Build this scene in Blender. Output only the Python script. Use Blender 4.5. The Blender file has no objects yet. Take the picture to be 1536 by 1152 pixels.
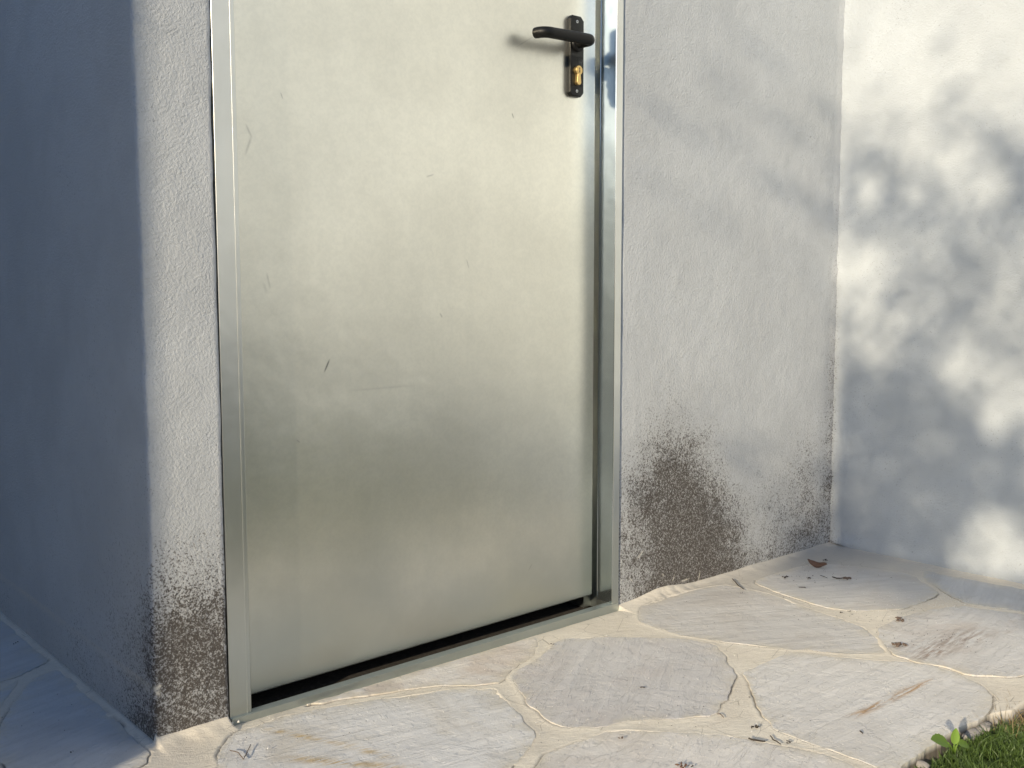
import bpy, math, random
import numpy as np
from mathutils import Vector, Matrix
from mathutils.geometry import delaunay_2d_cdt

random.seed(7)
rng = np.random.default_rng(11)
scene = bpy.context.scene

# ------------------------------------------------------------------ camera
CAM = np.array([-0.59493207, -1.27376071, 0.59112938])
RGT = np.array([0.75414937, -0.6567022, -0.00097841])
UPV = np.array([0.06071, 0.06823, 0.99582])
FWD = np.array([0.65389088, 0.75105694, -0.0913246])
FPX = 1529.83
cd = bpy.data.cameras.new('camera')
cd.sensor_width = 36.0
cd.lens = FPX / 1536 * 36.0
cd.clip_start = 0.02
cd.clip_end = 400
cam = bpy.data.objects.new('camera', cd)
scene.collection.objects.link(cam)
cam.matrix_world = Matrix(((RGT[0], UPV[0], -FWD[0], CAM[0]), (RGT[1], UPV[1], -FWD[1], CAM[1]),
                           (RGT[2], UPV[2], -FWD[2], CAM[2]), (0, 0, 0, 1)))
scene.camera = cam

# ------------------------------------------------------------------ light
KY, KZ = 0.37, 0.295                     # slope of the sun rays: they travel along (1, KY, -KZ)
SUN = Vector((1, KY, -KZ))
w = bpy.data.worlds.new('World')
scene.world = w
w.use_nodes = True
wn = w.node_tree
bg = wn.nodes['Background']
sky = wn.nodes.new('ShaderNodeTexSky')
sky.sky_type = 'NISHITA'
sky.sun_disc = False
sky.sun_elevation = math.atan2(KZ, math.hypot(1, KY))
sky.sun_rotation = math.atan2(-1, -KY)
sky.air_density = 1.0
sky.dust_density = 1.0
sky.ozone_density = 3.0
bg.inputs['Strength'].default_value = 0.108
tintn = wn.nodes.new('ShaderNodeVectorMath'); tintn.operation = 'MULTIPLY'     # camera white balance of a clear sky
tintn.inputs[1].default_value = (0.91, 0.985, 1.11)
wn.links.new(sky.outputs[0], tintn.inputs[0]); wn.links.new(tintn.outputs[0], bg.inputs['Color'])
sd = bpy.data.lights.new('sun', 'SUN')
sd.energy = 3.35
sd.angle = math.radians(0.53)
sd.color = (1.0, 0.865, 0.645)
so = bpy.data.objects.new('sun', sd)
so.rotation_euler = SUN.to_track_quat('-Z', 'Y').to_euler()
so.location = (-4, -2, 5)
scene.collection.objects.link(so)
scene.view_settings.view_transform = 'Standard'
scene.view_settings.look = 'None'
scene.view_settings.exposure = 0.50
scene.view_settings.gamma = 1.0
scene.view_settings.use_curve_mapping = False


# ------------------------------------------------------------------ helpers
def at(px, py, ax, v):
    """the point of the plane axis=v seen at photograph pixel px, py"""
    d = RGT * (px - 768) / FPX - UPV * (py - 576) / FPX + FWD
    t = (v - CAM[ax]) / d[ax]
    return CAM + t * d


def to_px(P):
    P = np.atleast_2d(P) - CAM
    z = P @ FWD
    return 768 + FPX * (P @ RGT) / z, 576 - FPX * (P @ UPV) / z


def _h(i, j, k):
    n = (i * 374761393 + j * 668265263 + k * 2147483647 + 1013904223) & 0xFFFFFFFF
    n = ((n ^ (n >> 13)) * 1274126177) & 0xFFFFFFFF
    n = (n ^ (n >> 16)) & 0xFFFFFFFF
    return n.astype(np.float64) / 4294967295.0


def vnoise(x, y, z=None):
    x = np.asarray(x, float); y = np.asarray(y, float)
    z = np.zeros_like(x) if z is None else np.asarray(z, float) + 0 * x
    xi, yi, zi = np.floor(x).astype(np.int64), np.floor(y).astype(np.int64), np.floor(z).astype(np.int64)
    fx, fy, fz = x - xi, y - yi, z - zi
    fx, fy, fz = [f * f * (3 - 2 * f) for f in (fx, fy, fz)]
    r = 0
    for a in (0, 1):
        for b in (0, 1):
            for c in (0, 1):
                r = r + _h(xi + a, yi + b, zi + c) * (fx if a else 1 - fx) * (fy if b else 1 - fy) * (fz if c else 1 - fz)
    return r * 2 - 1


def fbm(x, y, z=None, o=4):
    s, a = 0, 1.0
    z = 0 * np.asarray(x, float) if z is None else z
    for k in range(o):
        s = s + a * vnoise(x * 2 ** k + 17 * k, y * 2 ** k + 5 * k, z * 2 ** k + 3 * k)
        a *= 0.5
    return s / 1.9


def meta(o, label=None, cat=None, group=None, kind=None):
    if label: o['label'] = label
    if cat: o['category'] = cat
    if group: o['group'] = group
    if kind: o['kind'] = kind
    return o


def mesh(name, verts, faces, mat=None, parent=None, smooth=False):
    me = bpy.data.meshes.new(name)
    me.from_pydata([tuple(map(float, v)) for v in verts], [], [tuple(int(i) for i in f) for f in faces])
    if smooth:
        me.polygons.foreach_set('use_smooth', [True] * len(me.polygons))
    if mat: me.materials.append(mat)
    me.update()
    o = bpy.data.objects.new(name, me)
    scene.collection.objects.link(o)
    if parent: o.parent = parent
    return o


def mesh_np(name, V, F, mat=None, parent=None, smooth=False):
    """fast route: V (n,3), F (m,k) with the same k"""
    me = bpy.data.meshes.new(name)
    V = np.ascontiguousarray(V, np.float32); F = np.ascontiguousarray(F, np.int32)
    k = F.shape[1]
    me.vertices.add(len(V)); me.vertices.foreach_set('co', V.ravel())
    me.loops.add(F.size); me.loops.foreach_set('vertex_index', F.ravel())
    me.polygons.add(len(F))
    me.polygons.foreach_set('loop_start', np.arange(0, F.size, k, dtype=np.int32))
    me.polygons.foreach_set('loop_total', np.full(len(F), k, np.int32))
    if smooth: me.polygons.foreach_set('use_smooth', np.ones(len(F), bool))
    if mat: me.materials.append(mat)
    me.update(calc_edges=True); me.validate()
    o = bpy.data.objects.new(name, me)
    scene.collection.objects.link(o)
    if parent: o.parent = parent
    return o


def fattr(o, name, vals):
    a = o.data.attributes.new(name, 'FLOAT', 'POINT')
    a.data.foreach_set('value', np.ascontiguousarray(vals, np.float32))


def empty(name, loc=(0, 0, 0), parent=None):
    o = bpy.data.objects.new(name, None)
    o.location = loc
    o.empty_display_size = 0.05
    scene.collection.objects.link(o)
    if parent: o.parent = parent
    return o


def child_at(o, root):
    """root is an unrotated Empty: keep world coordinates of a child"""
    o.parent = root
    o.location = Vector(o.location) - root.location
    return o


def box(x0, x1, y0, y1, z0, z1):
    V = [(x, y, z) for z in (z0, z1) for y in (y0, y1) for x in (x0, x1)]
    F = [(0, 2, 3, 1), (4, 5, 7, 6), (0, 1, 5, 4), (2, 6, 7, 3), (0, 4, 6, 2), (1, 3, 7, 5)]
    return V, F


def join(*parts):
    V, F = [], []
    for v, f in parts:
        n = len(V); V += list(v); F += [tuple(i + n for i in q) for q in f]
    return V, F


def prism_z(poly, z0, z1):
    """closed polygon (x,y) extruded in z; z1 may be a function of (x, y)"""
    n = len(poly)
    fz = z1 if callable(z1) else (lambda x, y: z1)
    V = [(x, y, z0) for x, y in poly] + [(x, y, fz(x, y)) for x, y in poly]
    F = [tuple(range(n))[::-1], tuple(range(n, 2 * n))] + [(i, (i + 1) % n, n + (i + 1) % n, n + i) for i in range(n)]
    return V, F


def prism_y(poly, y0, y1, bev=0.0):
    """closed polygon (x,z) from back y1 to front y0, front edge bevelled"""
    n = len(poly)
    c = np.mean(poly, axis=0)
    P = np.array(poly)
    d = P - c
    inner = c + d * (1 - bev / np.maximum(np.linalg.norm(d, axis=1, keepdims=True), 1e-6))
    V = [(x, y1, z) for x, z in P] + [(x, y0 + bev, z) for x, z in P] + [(x, y0, z) for x, z in inner]
    F = [tuple(range(n)), tuple(range(2 * n, 3 * n))[::-1]]
    for i in range(n):
        j = (i + 1) % n
        F += [(i, n + i, n + j, j), (n + i, 2 * n + i, 2 * n + j, n + j)]
    return V, F


def tube(path, rad, seg=14, cap=True):
    path = [Vector(p) for p in path]
    rad = rad if isinstance(rad, (list, tuple)) else [rad] * len(path)
    V, F = [], []
    prev = None
    for i, p in enumerate(path):
        t = (path[min(i + 1, len(path) - 1)] - path[max(i - 1, 0)]).normalized()
        if prev is None:
            a = Vector((0, 0, 1)) if abs(t.z) < 0.9 else Vector((1, 0, 0))
            u = t.cross(a).normalized()
        else:
            u = (prev - t * prev.dot(t)).normalized()
        prev = u
        v = t.cross(u)
        for k in range(seg):
            an = 2 * math.pi * k / seg
            V.append(p + (u * math.cos(an) + v * math.sin(an)) * rad[i])
    for i in range(len(path) - 1):
        for k in range(seg):
            a, b = i * seg + k, i * seg + (k + 1) % seg
            F.append((a, b, b + seg, a + seg))
    if cap:
        F.append(tuple(range(seg))[::-1])
        F.append(tuple(range((len(path) - 1) * seg, len(path) * seg)))
    return V, F


# ------------------------------------------------------------------ materials
class Mat:
    def __init__(s, name, **kw):
        s.m = bpy.data.materials.new(name)
        s.m.use_nodes = True
        s.nt = s.m.node_tree
        s.b = s.nt.nodes['Principled BSDF']
        for k, v in kw.items():
            s.set(k.replace('_', ' '), v)
        s._o = None

    def set(s, k, v):
        i = s.b.inputs[k]
        if hasattr(v, 'is_linked'): s.nt.links.new(v, i)
        elif isinstance(v, tuple) and len(v) == 3: i.default_value = (*v, 1)
        else: i.default_value = v

    def lk(s, v, i):
        if hasattr(v, 'is_linked'): s.nt.links.new(v, i)
        elif v is not None:
            if isinstance(v, tuple) and len(v) == 3 and i.type == 'RGBA': v = (*v, 1)
            i.default_value = v

    def obj(s):
        if s._o is None: s._o = s.nt.nodes.new('ShaderNodeTexCoord').outputs['Object']
        return s._o

    def xyz(s):
        n = s.nt.nodes.new('ShaderNodeSeparateXYZ'); s.lk(s.obj(), n.inputs[0])
        return n.outputs[0], n.outputs[1], n.outputs[2]

    def ma(s, op, a, b=None, c=None, clamp=False):
        n = s.nt.nodes.new('ShaderNodeMath'); n.operation = op; n.use_clamp = clamp
        for i, v in enumerate((a, b, c)):
            if v is not None: s.lk(v, n.inputs[i])
        return n.outputs[0]

    def mapping(s, v=None, rot=(0, 0, 0), scale=(1, 1, 1), loc=(0, 0, 0)):
        if any(rot):
            k = s.nt.nodes.new('ShaderNodeMapping')
            s.lk(v if v is not None else s.obj(), k.inputs['Vector'])
            k.inputs['Rotation'].default_value = rot
            v = k.outputs[0]
        n = s.nt.nodes.new('ShaderNodeMapping')
        s.lk(v if v is not None else s.obj(), n.inputs['Vector'])
        n.inputs['Scale'].default_value = scale
        n.inputs['Location'].default_value = loc
        return n.outputs[0]

    def noise(s, scale, detail=2, rough=0.5, v=None, dist=0.0):
        n = s.nt.nodes.new('ShaderNodeTexNoise')
        s.lk(v if v is not None else s.obj(), n.inputs['Vector'])
        n.inputs['Scale'].default_value = scale
        n.inputs['Detail'].default_value = detail
        n.inputs['Roughness'].default_value = rough
        n.inputs['Distortion'].default_value = dist
        return n.outputs['Fac']

    def voro(s, scale, v=None, out='Distance', feature='F1'):
        n = s.nt.nodes.new('ShaderNodeTexVoronoi')
        n.feature = feature
        s.lk(v if v is not None else s.obj(), n.inputs['Vector'])
        n.inputs['Scale'].default_value = scale
        return n.outputs[out]

    def mix(s, f, a, b, mode='MIX'):
        n = s.nt.nodes.new('ShaderNodeMix'); n.data_type = 'RGBA'; n.blend_type = mode
        s.lk(f, n.inputs['Factor']); s.lk(a, n.inputs['A']); s.lk(b, n.inputs['B'])
        for i in n.inputs:
            pass
        s.nt.links.new
        return n.outputs['Result']

    def mixc(s, f, a, b, mode='MIX'):
        n = s.nt.nodes.new('ShaderNodeMix'); n.data_type = 'RGBA'; n.blend_type = mode
        ins = [i for i in n.inputs if i.enabled]
        s.lk(f, ins[0]); s.lk(a, ins[1]); s.lk(b, ins[2])
        return [o for o in n.outputs if o.enabled][0]

    def step(s, v, a, b):
        n = s.nt.nodes.new('ShaderNodeMapRange'); n.interpolation_type = 'SMOOTHSTEP'
        s.lk(v, n.inputs[0])
        n.inputs[1].default_value = a; n.inputs[2].default_value = b
        return n.outputs[0]

    def attr(s, name):
        n = s.nt.nodes.new('ShaderNodeAttribute'); n.attribute_name = name
        return n.outputs['Fac']

    def gauss(s, a, b, ca, cb, sa, sb, amp=1.0):
        u = s.ma('DIVIDE', s.ma('SUBTRACT', a, ca), sa)
        v = s.ma('DIVIDE', s.ma('SUBTRACT', b, cb), sb)
        q = s.ma('MULTIPLY_ADD', v, v, s.ma('MULTIPLY', u, u))
        return s.ma('MULTIPLY', s.ma('EXPONENT', s.ma('MULTIPLY', q, -1.0)), amp)

    def blot(s, a, b, ca, cb, sa, sb, amp=1.0):
        u = s.ma('DIVIDE', s.ma('SUBTRACT', a, ca), sa)
        v = s.ma('DIVIDE', s.ma('SUBTRACT', b, cb), sb)
        q = s.ma('POWER', s.ma('MULTIPLY_ADD', v, v, s.ma('MULTIPLY', u, u)), 1.8)
        return s.ma('MULTIPLY', s.ma('EXPONENT', s.ma('MULTIPLY', q, -1.0)), amp)

    def seg(s, a, b, p, q, wd, amp=1.0):
        """soft stroke from p to q in the plane of coordinates a, b"""
        L = math.dist(p, q)
        ux, uy = (q[0] - p[0]) / L, (q[1] - p[1]) / L
        mx, my = (p[0] + q[0]) / 2, (p[1] + q[1]) / 2
        da, db = s.ma('SUBTRACT', a, mx), s.ma('SUBTRACT', b, my)
        along = s.ma('MULTIPLY_ADD', da, ux, s.ma('MULTIPLY', db, uy))
        acr = s.ma('MULTIPLY_ADD', da, -uy, s.ma('MULTIPLY', db, ux))
        u = s.ma('DIVIDE', along, L / 2)
        u4 = s.ma('POWER', s.ma('ABSOLUTE', u), 4.0)
        v = s.ma('DIVIDE', acr, wd)
        q2 = s.ma('MULTIPLY_ADD', v, v, u4)
        return s.ma('MULTIPLY', s.ma('EXPONENT', s.ma('MULTIPLY', q2, -1.0)), amp)

    def add(s, *v):
        r = v[0]
        for x in v[1:]: r = s.ma('ADD', r, x)
        return r

    def bump(s, h, dist, prev=None, strength=1.0):
        n = s.nt.nodes.new('ShaderNodeBump')
        n.inputs['Distance'].default_value = dist
        n.inputs['Strength'].default_value = strength
        s.lk(h, n.inputs['Height'])
        if prev is not None: s.lk(prev, n.inputs['Normal'])
        return n.outputs[0]


def stucco(name, base, mould=None, scars=None, coarse=1.0, pits=0.10, streak=0.0, grime=(0.048, 0.037, 0.028)):
    m = Mat(name, Roughness=0.92)
    x, y, z = m.xyz()
    rv = m.mapping(rot=(0.5, 0.7, 0.35))
    n1 = m.noise(270, 3, 0.66, v=rv)
    n2 = m.noise(650, 2, 0.6, v=rv)
    brush = m.noise(1.0, 2, 0.5, v=m.mapping(rot=(0.1, 0.35, 0.2), scale=(200, 200, 40)), dist=1.2)
    low = m.noise(4.5, 4, 0.6)
    mid = m.noise(26, 3, 0.6)
    h = m.add(m.ma('MULTIPLY', n1, 1.0), m.ma('MULTIPLY', n2, 0.35), m.ma('MULTIPLY', brush, 0.22))
    nb = m.bump(mid, 0.0011 * coarse)
    nb = m.bump(h, 0.0011 * coarse, nb)
    m.set('Normal', nb)
    col = m.mixc(m.step(low, 0.35, 0.68), tuple(c * 0.93 for c in base), tuple(min(1, c * 1.04) for c in base))
    col = m.mixc(m.ma('MULTIPLY', m.step(mid, 0.5, 0.72), 0.25), col, tuple(c * 0.88 for c in base))
    sp = m.noise(430, 2, 0.7, v=rv)
    sp2 = m.noise(230, 3, 0.7, v=rv)
    sp = m.ma('MULTIPLY_ADD', sp2, 0.5, m.ma('MULTIPLY', sp, 0.5))
    dens = m.add(m.ma('MULTIPLY', m.step(m.noise(9, 3, 0.6), 0.4, 0.75), pits), pits * 0.6)
    if mould:
        warp = m.add(m.ma('MULTIPLY', m.ma('SUBTRACT', m.noise(13, 5, 0.7, dist=0.8), 0.5), 1.5), m.ma('MULTIPLY', m.ma('SUBTRACT', m.noise(55, 4, 0.7), 0.5), 1.1))
        g = mould(m, x, y, z)
        g2 = m.ma('MULTIPLY', g, m.ma('ADD', 1.0, warp))
        dens = m.add(dens, g2)
        # soft film of grime under the specks
        col = m.mixc(m.ma('MULTIPLY', m.ma('MINIMUM', g2, 1.0), 0.50, clamp=True), col, (0.17, 0.14, 0.115))
    sp = m.step(sp, 0.30, 0.70)
    dens = m.ma('MINIMUM', dens, 0.88)
    f = m.ma('MULTIPLY', m.ma('SUBTRACT', m.ma('MULTIPLY_ADD', sp, 1.0, dens), 0.98), 2.4, clamp=True)
    col = m.mixc(m.ma('MULTIPLY', f, 0.90), col, grime)
    if scars:
        col = m.mixc(m.ma('MINIMUM', scars(m, x, y, z), 1.0), col, (0.70, 0.66, 0.57))
    m.set('Base Color', col)
    return m.m


def scars_shed(m, x, y, z):
    def P(px, py):
        q = at(px, py, 1, 0.0); return (q[0], q[2])
    r = None
    for a, b, wd, am in (((956, 838), (965, 826), 1.1, .9), ((1008, 874), (1012, 862), 1.2, .7), ((1047, 874), (1050, 858), 1.4, .7), ((944, 866), (948, 872), 1.2, .5),
                         ((1022, 872), (1034, 868), 1.6, .8), ((1130, 847), (1200, 829), 1.3, .45), ((993, 861), (996, 864), 1.5, .6), ((235, 1030), (238, 1045), 3.0, 1.3), ((238, 1029), (243, 1030), 1.6, 1.2)):
        v = m.seg(x, z, P(*a), P(*b), wd * 0.0011, am)
        r = v if r is None else m.ma('ADD', r, v)
    return m.ma('MULTIPLY', r, m.step(m.noise(180, 3, 0.7), 0.30, 0.52))


def mould_shed(m, x, y, z):
    g = m.add(m.blot(x, z, 0.92, 0.075, 0.20, 0.20, 0.60),
              m.gauss(x, z, 0.93, 0.26, 0.13, 0.12, 0.40),
              m.blot(x, z, 1.03, 0.04, 0.13, 0.13, 0.34),
              m.gauss(x, z, 1.22, 0.06, 0.20, 0.16, 0.28),
              m.gauss(x, z, 1.40, 0.12, 0.10, 0.17, 0.34),
              m.gauss(x, z, 1.49, 0.30, 0.030, 0.40, 0.34),
              m.gauss(x, z, 1.18, 0.0, 0.4, 0.045, 0.20))
    left = m.add(m.blot(x, z, -0.05, 0.0, 0.14, 0.20, 0.56), m.gauss(x, z, -0.05, 0.17, 0.12, 0.14, 0.26),
                 m.gauss(x, z, -0.01, 0.10, 0.02, 0.10, 0.18))
    # the left face turns away behind the corner: fade with depth
    back = m.ma('EXPONENT', m.ma('MULTIPLY', m.ma('MAXIMUM', y, 0.0), -9.0))
    low = m.ma('EXPONENT', m.ma('MULTIPLY', z, -9.0))
    left = m.ma('MULTIPLY', left, back)
    base_left = m.ma('MULTIPLY', m.ma('MULTIPLY', m.step(m.ma('MULTIPLY', x, -1.0), 0.0, 0.05), low), 0.16)
    return m.add(g, left, base_left)


M_SHED = stucco('shed_render', (0.575, 0.595, 0.61), mould_shed, scars_shed, coarse=1.45, pits=0.16)


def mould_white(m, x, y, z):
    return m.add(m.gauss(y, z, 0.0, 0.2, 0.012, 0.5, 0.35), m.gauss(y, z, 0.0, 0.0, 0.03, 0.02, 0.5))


M_WHITE = stucco('white_render', (0.535, 0.57, 0.60), mould_white, coarse=1.5, pits=0.15)


def zinc(name, base=(0.92, 0.905, 0.81), rough=0.36, metal=0.97, marks=None, grainy=1.0):
    m = Mat(name, Metallic=metal)
    x, y, z = m.xyz()
    grain = m.noise(230, 3, 0.6)
    fine = m.noise(700, 2, 0.5)
    cloud = m.noise(3.2, 4, 0.6)
    strk = m.noise(1.0, 4, 0.65, v=m.mapping(scale=(34, 34, 2.2)))
    spang = m.voro(60, out='Color')
    col = m.mixc(m.step(cloud, 0.35, 0.7), tuple(c * 0.90 for c in base), tuple(c * 1.05 for c in base))
    col = m.mixc(m.ma('MULTIPLY', m.step(strk, 0.45, 0.75), 0.05), col, (0.44, 0.46, 0.44))
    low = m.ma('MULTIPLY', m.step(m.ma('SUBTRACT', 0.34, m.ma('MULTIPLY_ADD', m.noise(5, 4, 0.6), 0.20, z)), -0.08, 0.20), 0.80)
    col = m.mixc(low, col, (0.40, 0.44, 0.43))      # dimmer reflection of the lit ground painted into the lower part's colour
    if grainy > 0.9:
        pv = m.mapping(rot=(0.4, 0.6, 0.3))
        peel = m.ma('MULTIPLY_ADD', m.noise(190, 3, 0.65, v=pv), 0.6, m.ma('MULTIPLY', m.noise(75, 3, 0.6, v=pv), 0.4))
        col = m.mixc(m.ma('MULTIPLY', m.step(peel, 0.38, 0.62), 0.13), col, (0.50, 0.51, 0.47))
    if marks:
        k = marks(m, x, y, z)
        col = m.mixc(m.ma('MINIMUM', k, 1.0), col, (0.10, 0.10, 0.10))
    m.set('Base Color', col)
    r = m.ma('MULTIPLY_ADD', m.step(strk, 0.3, 0.8), 0.012, rough - 0.006)
    r = m.ma('MULTIPLY_ADD', m.ma('SUBTRACT', grain, 0.5), 0.06 * grainy, r)
    m.set('Roughness', r)
    nb = m.bump(cloud, 0.0025)
    nb = m.bump(m.ma('MULTIPLY_ADD', grain, 1.0, m.ma('MULTIPLY', fine, 0.5)), 0.000022 * grainy, nb)
    m.set('Normal', nb)
    return m.m


def door_marks(m, x, y, z):
    def P(px, py):
        q = at(px, py, 1, 0.038); return (q[0], q[2])
    segs = [((487, 557), (494, 540), 2.0, 0.85), ((369, 187), (377, 205), 2.5, 0.28), ((377, 205), (368, 232), 3.0, 0.26),
            ((400, 410), (405, 432), 2.5, 0.22), ((395, 425), (400, 440), 4, 0.12), ((421, 139), (424, 148), 1.5, 0.35),
            ((768, 170), (770, 177), 1.6, 0.6), ((700, 390), (703, 402), 1.5, 0.3), ((527, 586), (620, 578), 3, 0.12),
            ((793, 855), (798, 846), 1.2, 0.3), ((1000, 855), (1006, 846), 1.2, 0.3), ((640, 265), (650, 262), 2, 0.3),
            ((775, 70), (800, 55), 1.2, 0.2), ((660, 470), (663, 476), 2, 0.35), ((445, 660), (450, 664), 1.5, 0.3)]
    r = None
    for a, b, wd, amp in segs:
        s = m.seg(x, z, P(*a), P(*b), wd * 0.0006, amp)
        r = s if r is None else m.ma('ADD', r, s)
    n = m.noise(45, 4, 0.7)
    r = m.ma('ADD', r, m.ma('MULTIPLY', m.step(n, 0.66, 0.84), 0.03))
    return r


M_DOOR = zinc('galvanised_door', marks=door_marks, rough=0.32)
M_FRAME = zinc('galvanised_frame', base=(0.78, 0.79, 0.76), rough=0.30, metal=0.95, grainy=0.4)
M_REVEAL_SKY = zinc('zinc_reveal_sky_tint', base=(0.40, 0.47, 0.55), rough=0.17, metal=0.95, grainy=0.3)  # frame zinc coloured dark blue to imitate sky reflection and cut sun glare
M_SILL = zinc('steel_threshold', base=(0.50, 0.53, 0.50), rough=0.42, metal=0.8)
M_BLACK = Mat('black_plastic', Base_Color=(0.007, 0.007, 0.007), Roughness=0.45, Specular_IOR_Level=0.3)
_b = M_BLACK
_b.set('Normal', _b.bump(_b.noise(900, 2, 0.6), 0.00012))
M_BLACK = M_BLACK.m
M_BRASS = Mat('brass', Base_Color=(0.78, 0.56, 0.24), Roughness=0.32, Metallic=0.9).m
M_STEEL = Mat('screw_steel', Base_Color=(0.75, 0.75, 0.74), Roughness=0.3, Metallic=1.0).m
_m = Mat('dark_concrete', Roughness=0.9)
_m.set('Base Color', _m.mixc(_m.step(_m.noise(120, 4, 0.7), 0.4, 0.7), (0.04, 0.034, 0.028), (0.08, 0.068, 0.056)))
M_INNER = _m.m


def bedding():
    m = Mat('mortar', Roughness=0.95)
    x, y, z = m.xyz()
    a = m.noise(7, 4, 0.6)
    b = m.noise(420, 2, 0.6)
    c = m.noise(60, 4, 0.7, v=m.mapping(rot=(0, 0, 0.5), scale=(1, 3, 1)))
    col = m.mixc(m.step(a, 0.35, 0.65), (0.76, 0.69, 0.575), (0.84, 0.775, 0.655))
    col = m.mixc(m.ma('MULTIPLY', m.step(c, 0.45, 0.7), 0.30), col, (0.50, 0.45, 0.37))
    # greyer, dirtier mortar towards the inner corner
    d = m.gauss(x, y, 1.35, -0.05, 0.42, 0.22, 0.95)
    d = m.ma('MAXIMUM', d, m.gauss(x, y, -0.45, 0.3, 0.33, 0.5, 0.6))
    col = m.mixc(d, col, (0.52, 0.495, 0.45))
    dark = m.ma('MULTIPLY', m.step(b, 0.62, 0.74), 0.35)
    col = m.mixc(dark, col, (0.28, 0.25, 0.2))
    ck = m.ma('MULTIPLY', m.step(m.voro(16, feature='DISTANCE_TO_EDGE', v=m.mapping(scale=(1, 1.6, 1))), 0.012, 0.0), m.step(m.noise(5, 3, 0.6), 0.50, 0.56))
    col = m.mixc(m.ma('MULTIPLY', ck, 0.6), col, (0.22, 0.19, 0.15))
    g = m.attr('groove')
    col = m.mixc(m.ma('MULTIPLY', g, 0.75, clamp=True), col, (0.14, 0.125, 0.11))
    m.set('Base Color', col)
    nb = m.bump(c, 0.0012)
    nb = m.bump(b, 0.0005, nb)
    m.set('Normal', nb)
    return m.m


M_MORTAR = bedding()


def stone_mat(name, base, tint, ang, warm=0.25, extra=None, tone=1.0, film=0.8):
    m = Mat(name, Roughness=0.78)
    x, y, z = m.xyz()
    L = m.mapping(rot=(0, 0, -ang), scale=(5, 46, 5))
    st = m.noise(1.0, 5, 0.62, v=L, dist=0.9)
    L2 = m.mapping(rot=(0, 0, -ang), scale=(12, 150, 12))
    st2 = m.noise(1.0, 3, 0.6, v=L2, dist=0.5)
    big = m.noise(6.5, 4, 0.6, dist=0.7)
    fine = m.noise(260, 3, 0.65)
    b2 = tuple(c * 0.95 * tone for c in base)
    b1 = tuple(min(1, c * 1.06 * tone) for c in base)
    col = m.mixc(m.step(st, 0.35, 0.66), b2, b1)
    col = m.mixc(m.ma('MULTIPLY', m.step(big, 0.46, 0.68), warm), col, tint)
    col = m.mixc(m.ma('MULTIPLY', m.step(st2, 0.58, 0.74), 0.13), col, tuple(c * 0.55 for c in base))
    col = m.mixc(m.ma('MULTIPLY', m.step(fine, 0.60, 0.75), 0.22), col, tuple(c * 0.5 for c in base))
    if extra:
        f, c = extra(m, x, y)
        wv = m.step(m.noise(1.0, 4, 0.7, v=m.mapping(rot=(0, 0, -ang), scale=(14, 120, 14))), 0.40, 0.60)
        col = m.mixc(m.ma('MULTIPLY', f, wv, clamp=True), col, c)
    e = m.ma('MULTIPLY', m.attr('edge'), m.step(m.noise(24, 5, 0.7), 0.36, 0.62))
    col = m.mixc(m.ma('MULTIPLY', e, film, clamp=True), col, (0.66, 0.60, 0.48))
    col = m.mixc(m.step(m.attr('side'), 0.0, 0.35), col, (0.16, 0.135, 0.11))
    m.set('Base Color', col)
    # cleft surface: stepped layers
    q = m.ma('MULTIPLY', m.add(m.ma('MULTIPLY', st, 0.5), m.ma('MULTIPLY', m.noise(9, 5, 0.6, dist=0.8), 1.0)), 9.0)
    fl = m.ma('FLOOR', q)
    fr = m.step(m.ma('FRACT', q), 0.80, 1.0)
    stp = m.ma('ADD', fl, fr)
    nb = m.bump(stp, 0.0004)
    nb = m.bump(m.ma('MULTIPLY_ADD', st2, 0.6, st), 0.0009, nb)
    nb = m.bump(m.noise(22, 5, 0.65, dist=0.6), 0.0018, nb)
    nb = m.bump(fine, 0.00045, nb)
    m.set('Normal', nb)
    return m.m


def W(px, py):
    q = at(px, py, 2, 0.003)
    return (q[0], q[1])


def ex5(m, x, y):
    f = m.add(m.seg(x, y, W(1287, 1071), W(1375, 1027), 0.0075, 1.2), m.seg(x, y, W(1350, 1040), W(1410, 1012), 0.004, 0.7),
              m.seg(x, y, W(1270, 1075), W(1300, 1066), 0.005, 0.6))
    return f, (0.50, 0.33, 0.19)


def ex1(m, x, y):
    f = m.add(m.seg(x, y, W(400, 1092), W(500, 1112), 0.006, 1.1), m.seg(x, y, W(425, 1135), W(610, 1150), 0.010, 1.0),
              m.seg(x, y, W(505, 1112), W(590, 1135), 0.008, 0.8))
    return f, (0.58, 0.44, 0.24)


def ex8(m, x, y):
    f = m.add(m.seg(x, y, W(1370, 980), W(1480, 945), 0.03, 0.75), m.seg(x, y, W(1360, 990), W(1420, 975), 0.012, 0.7))
    return f, (0.33, 0.25, 0.20)


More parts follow.
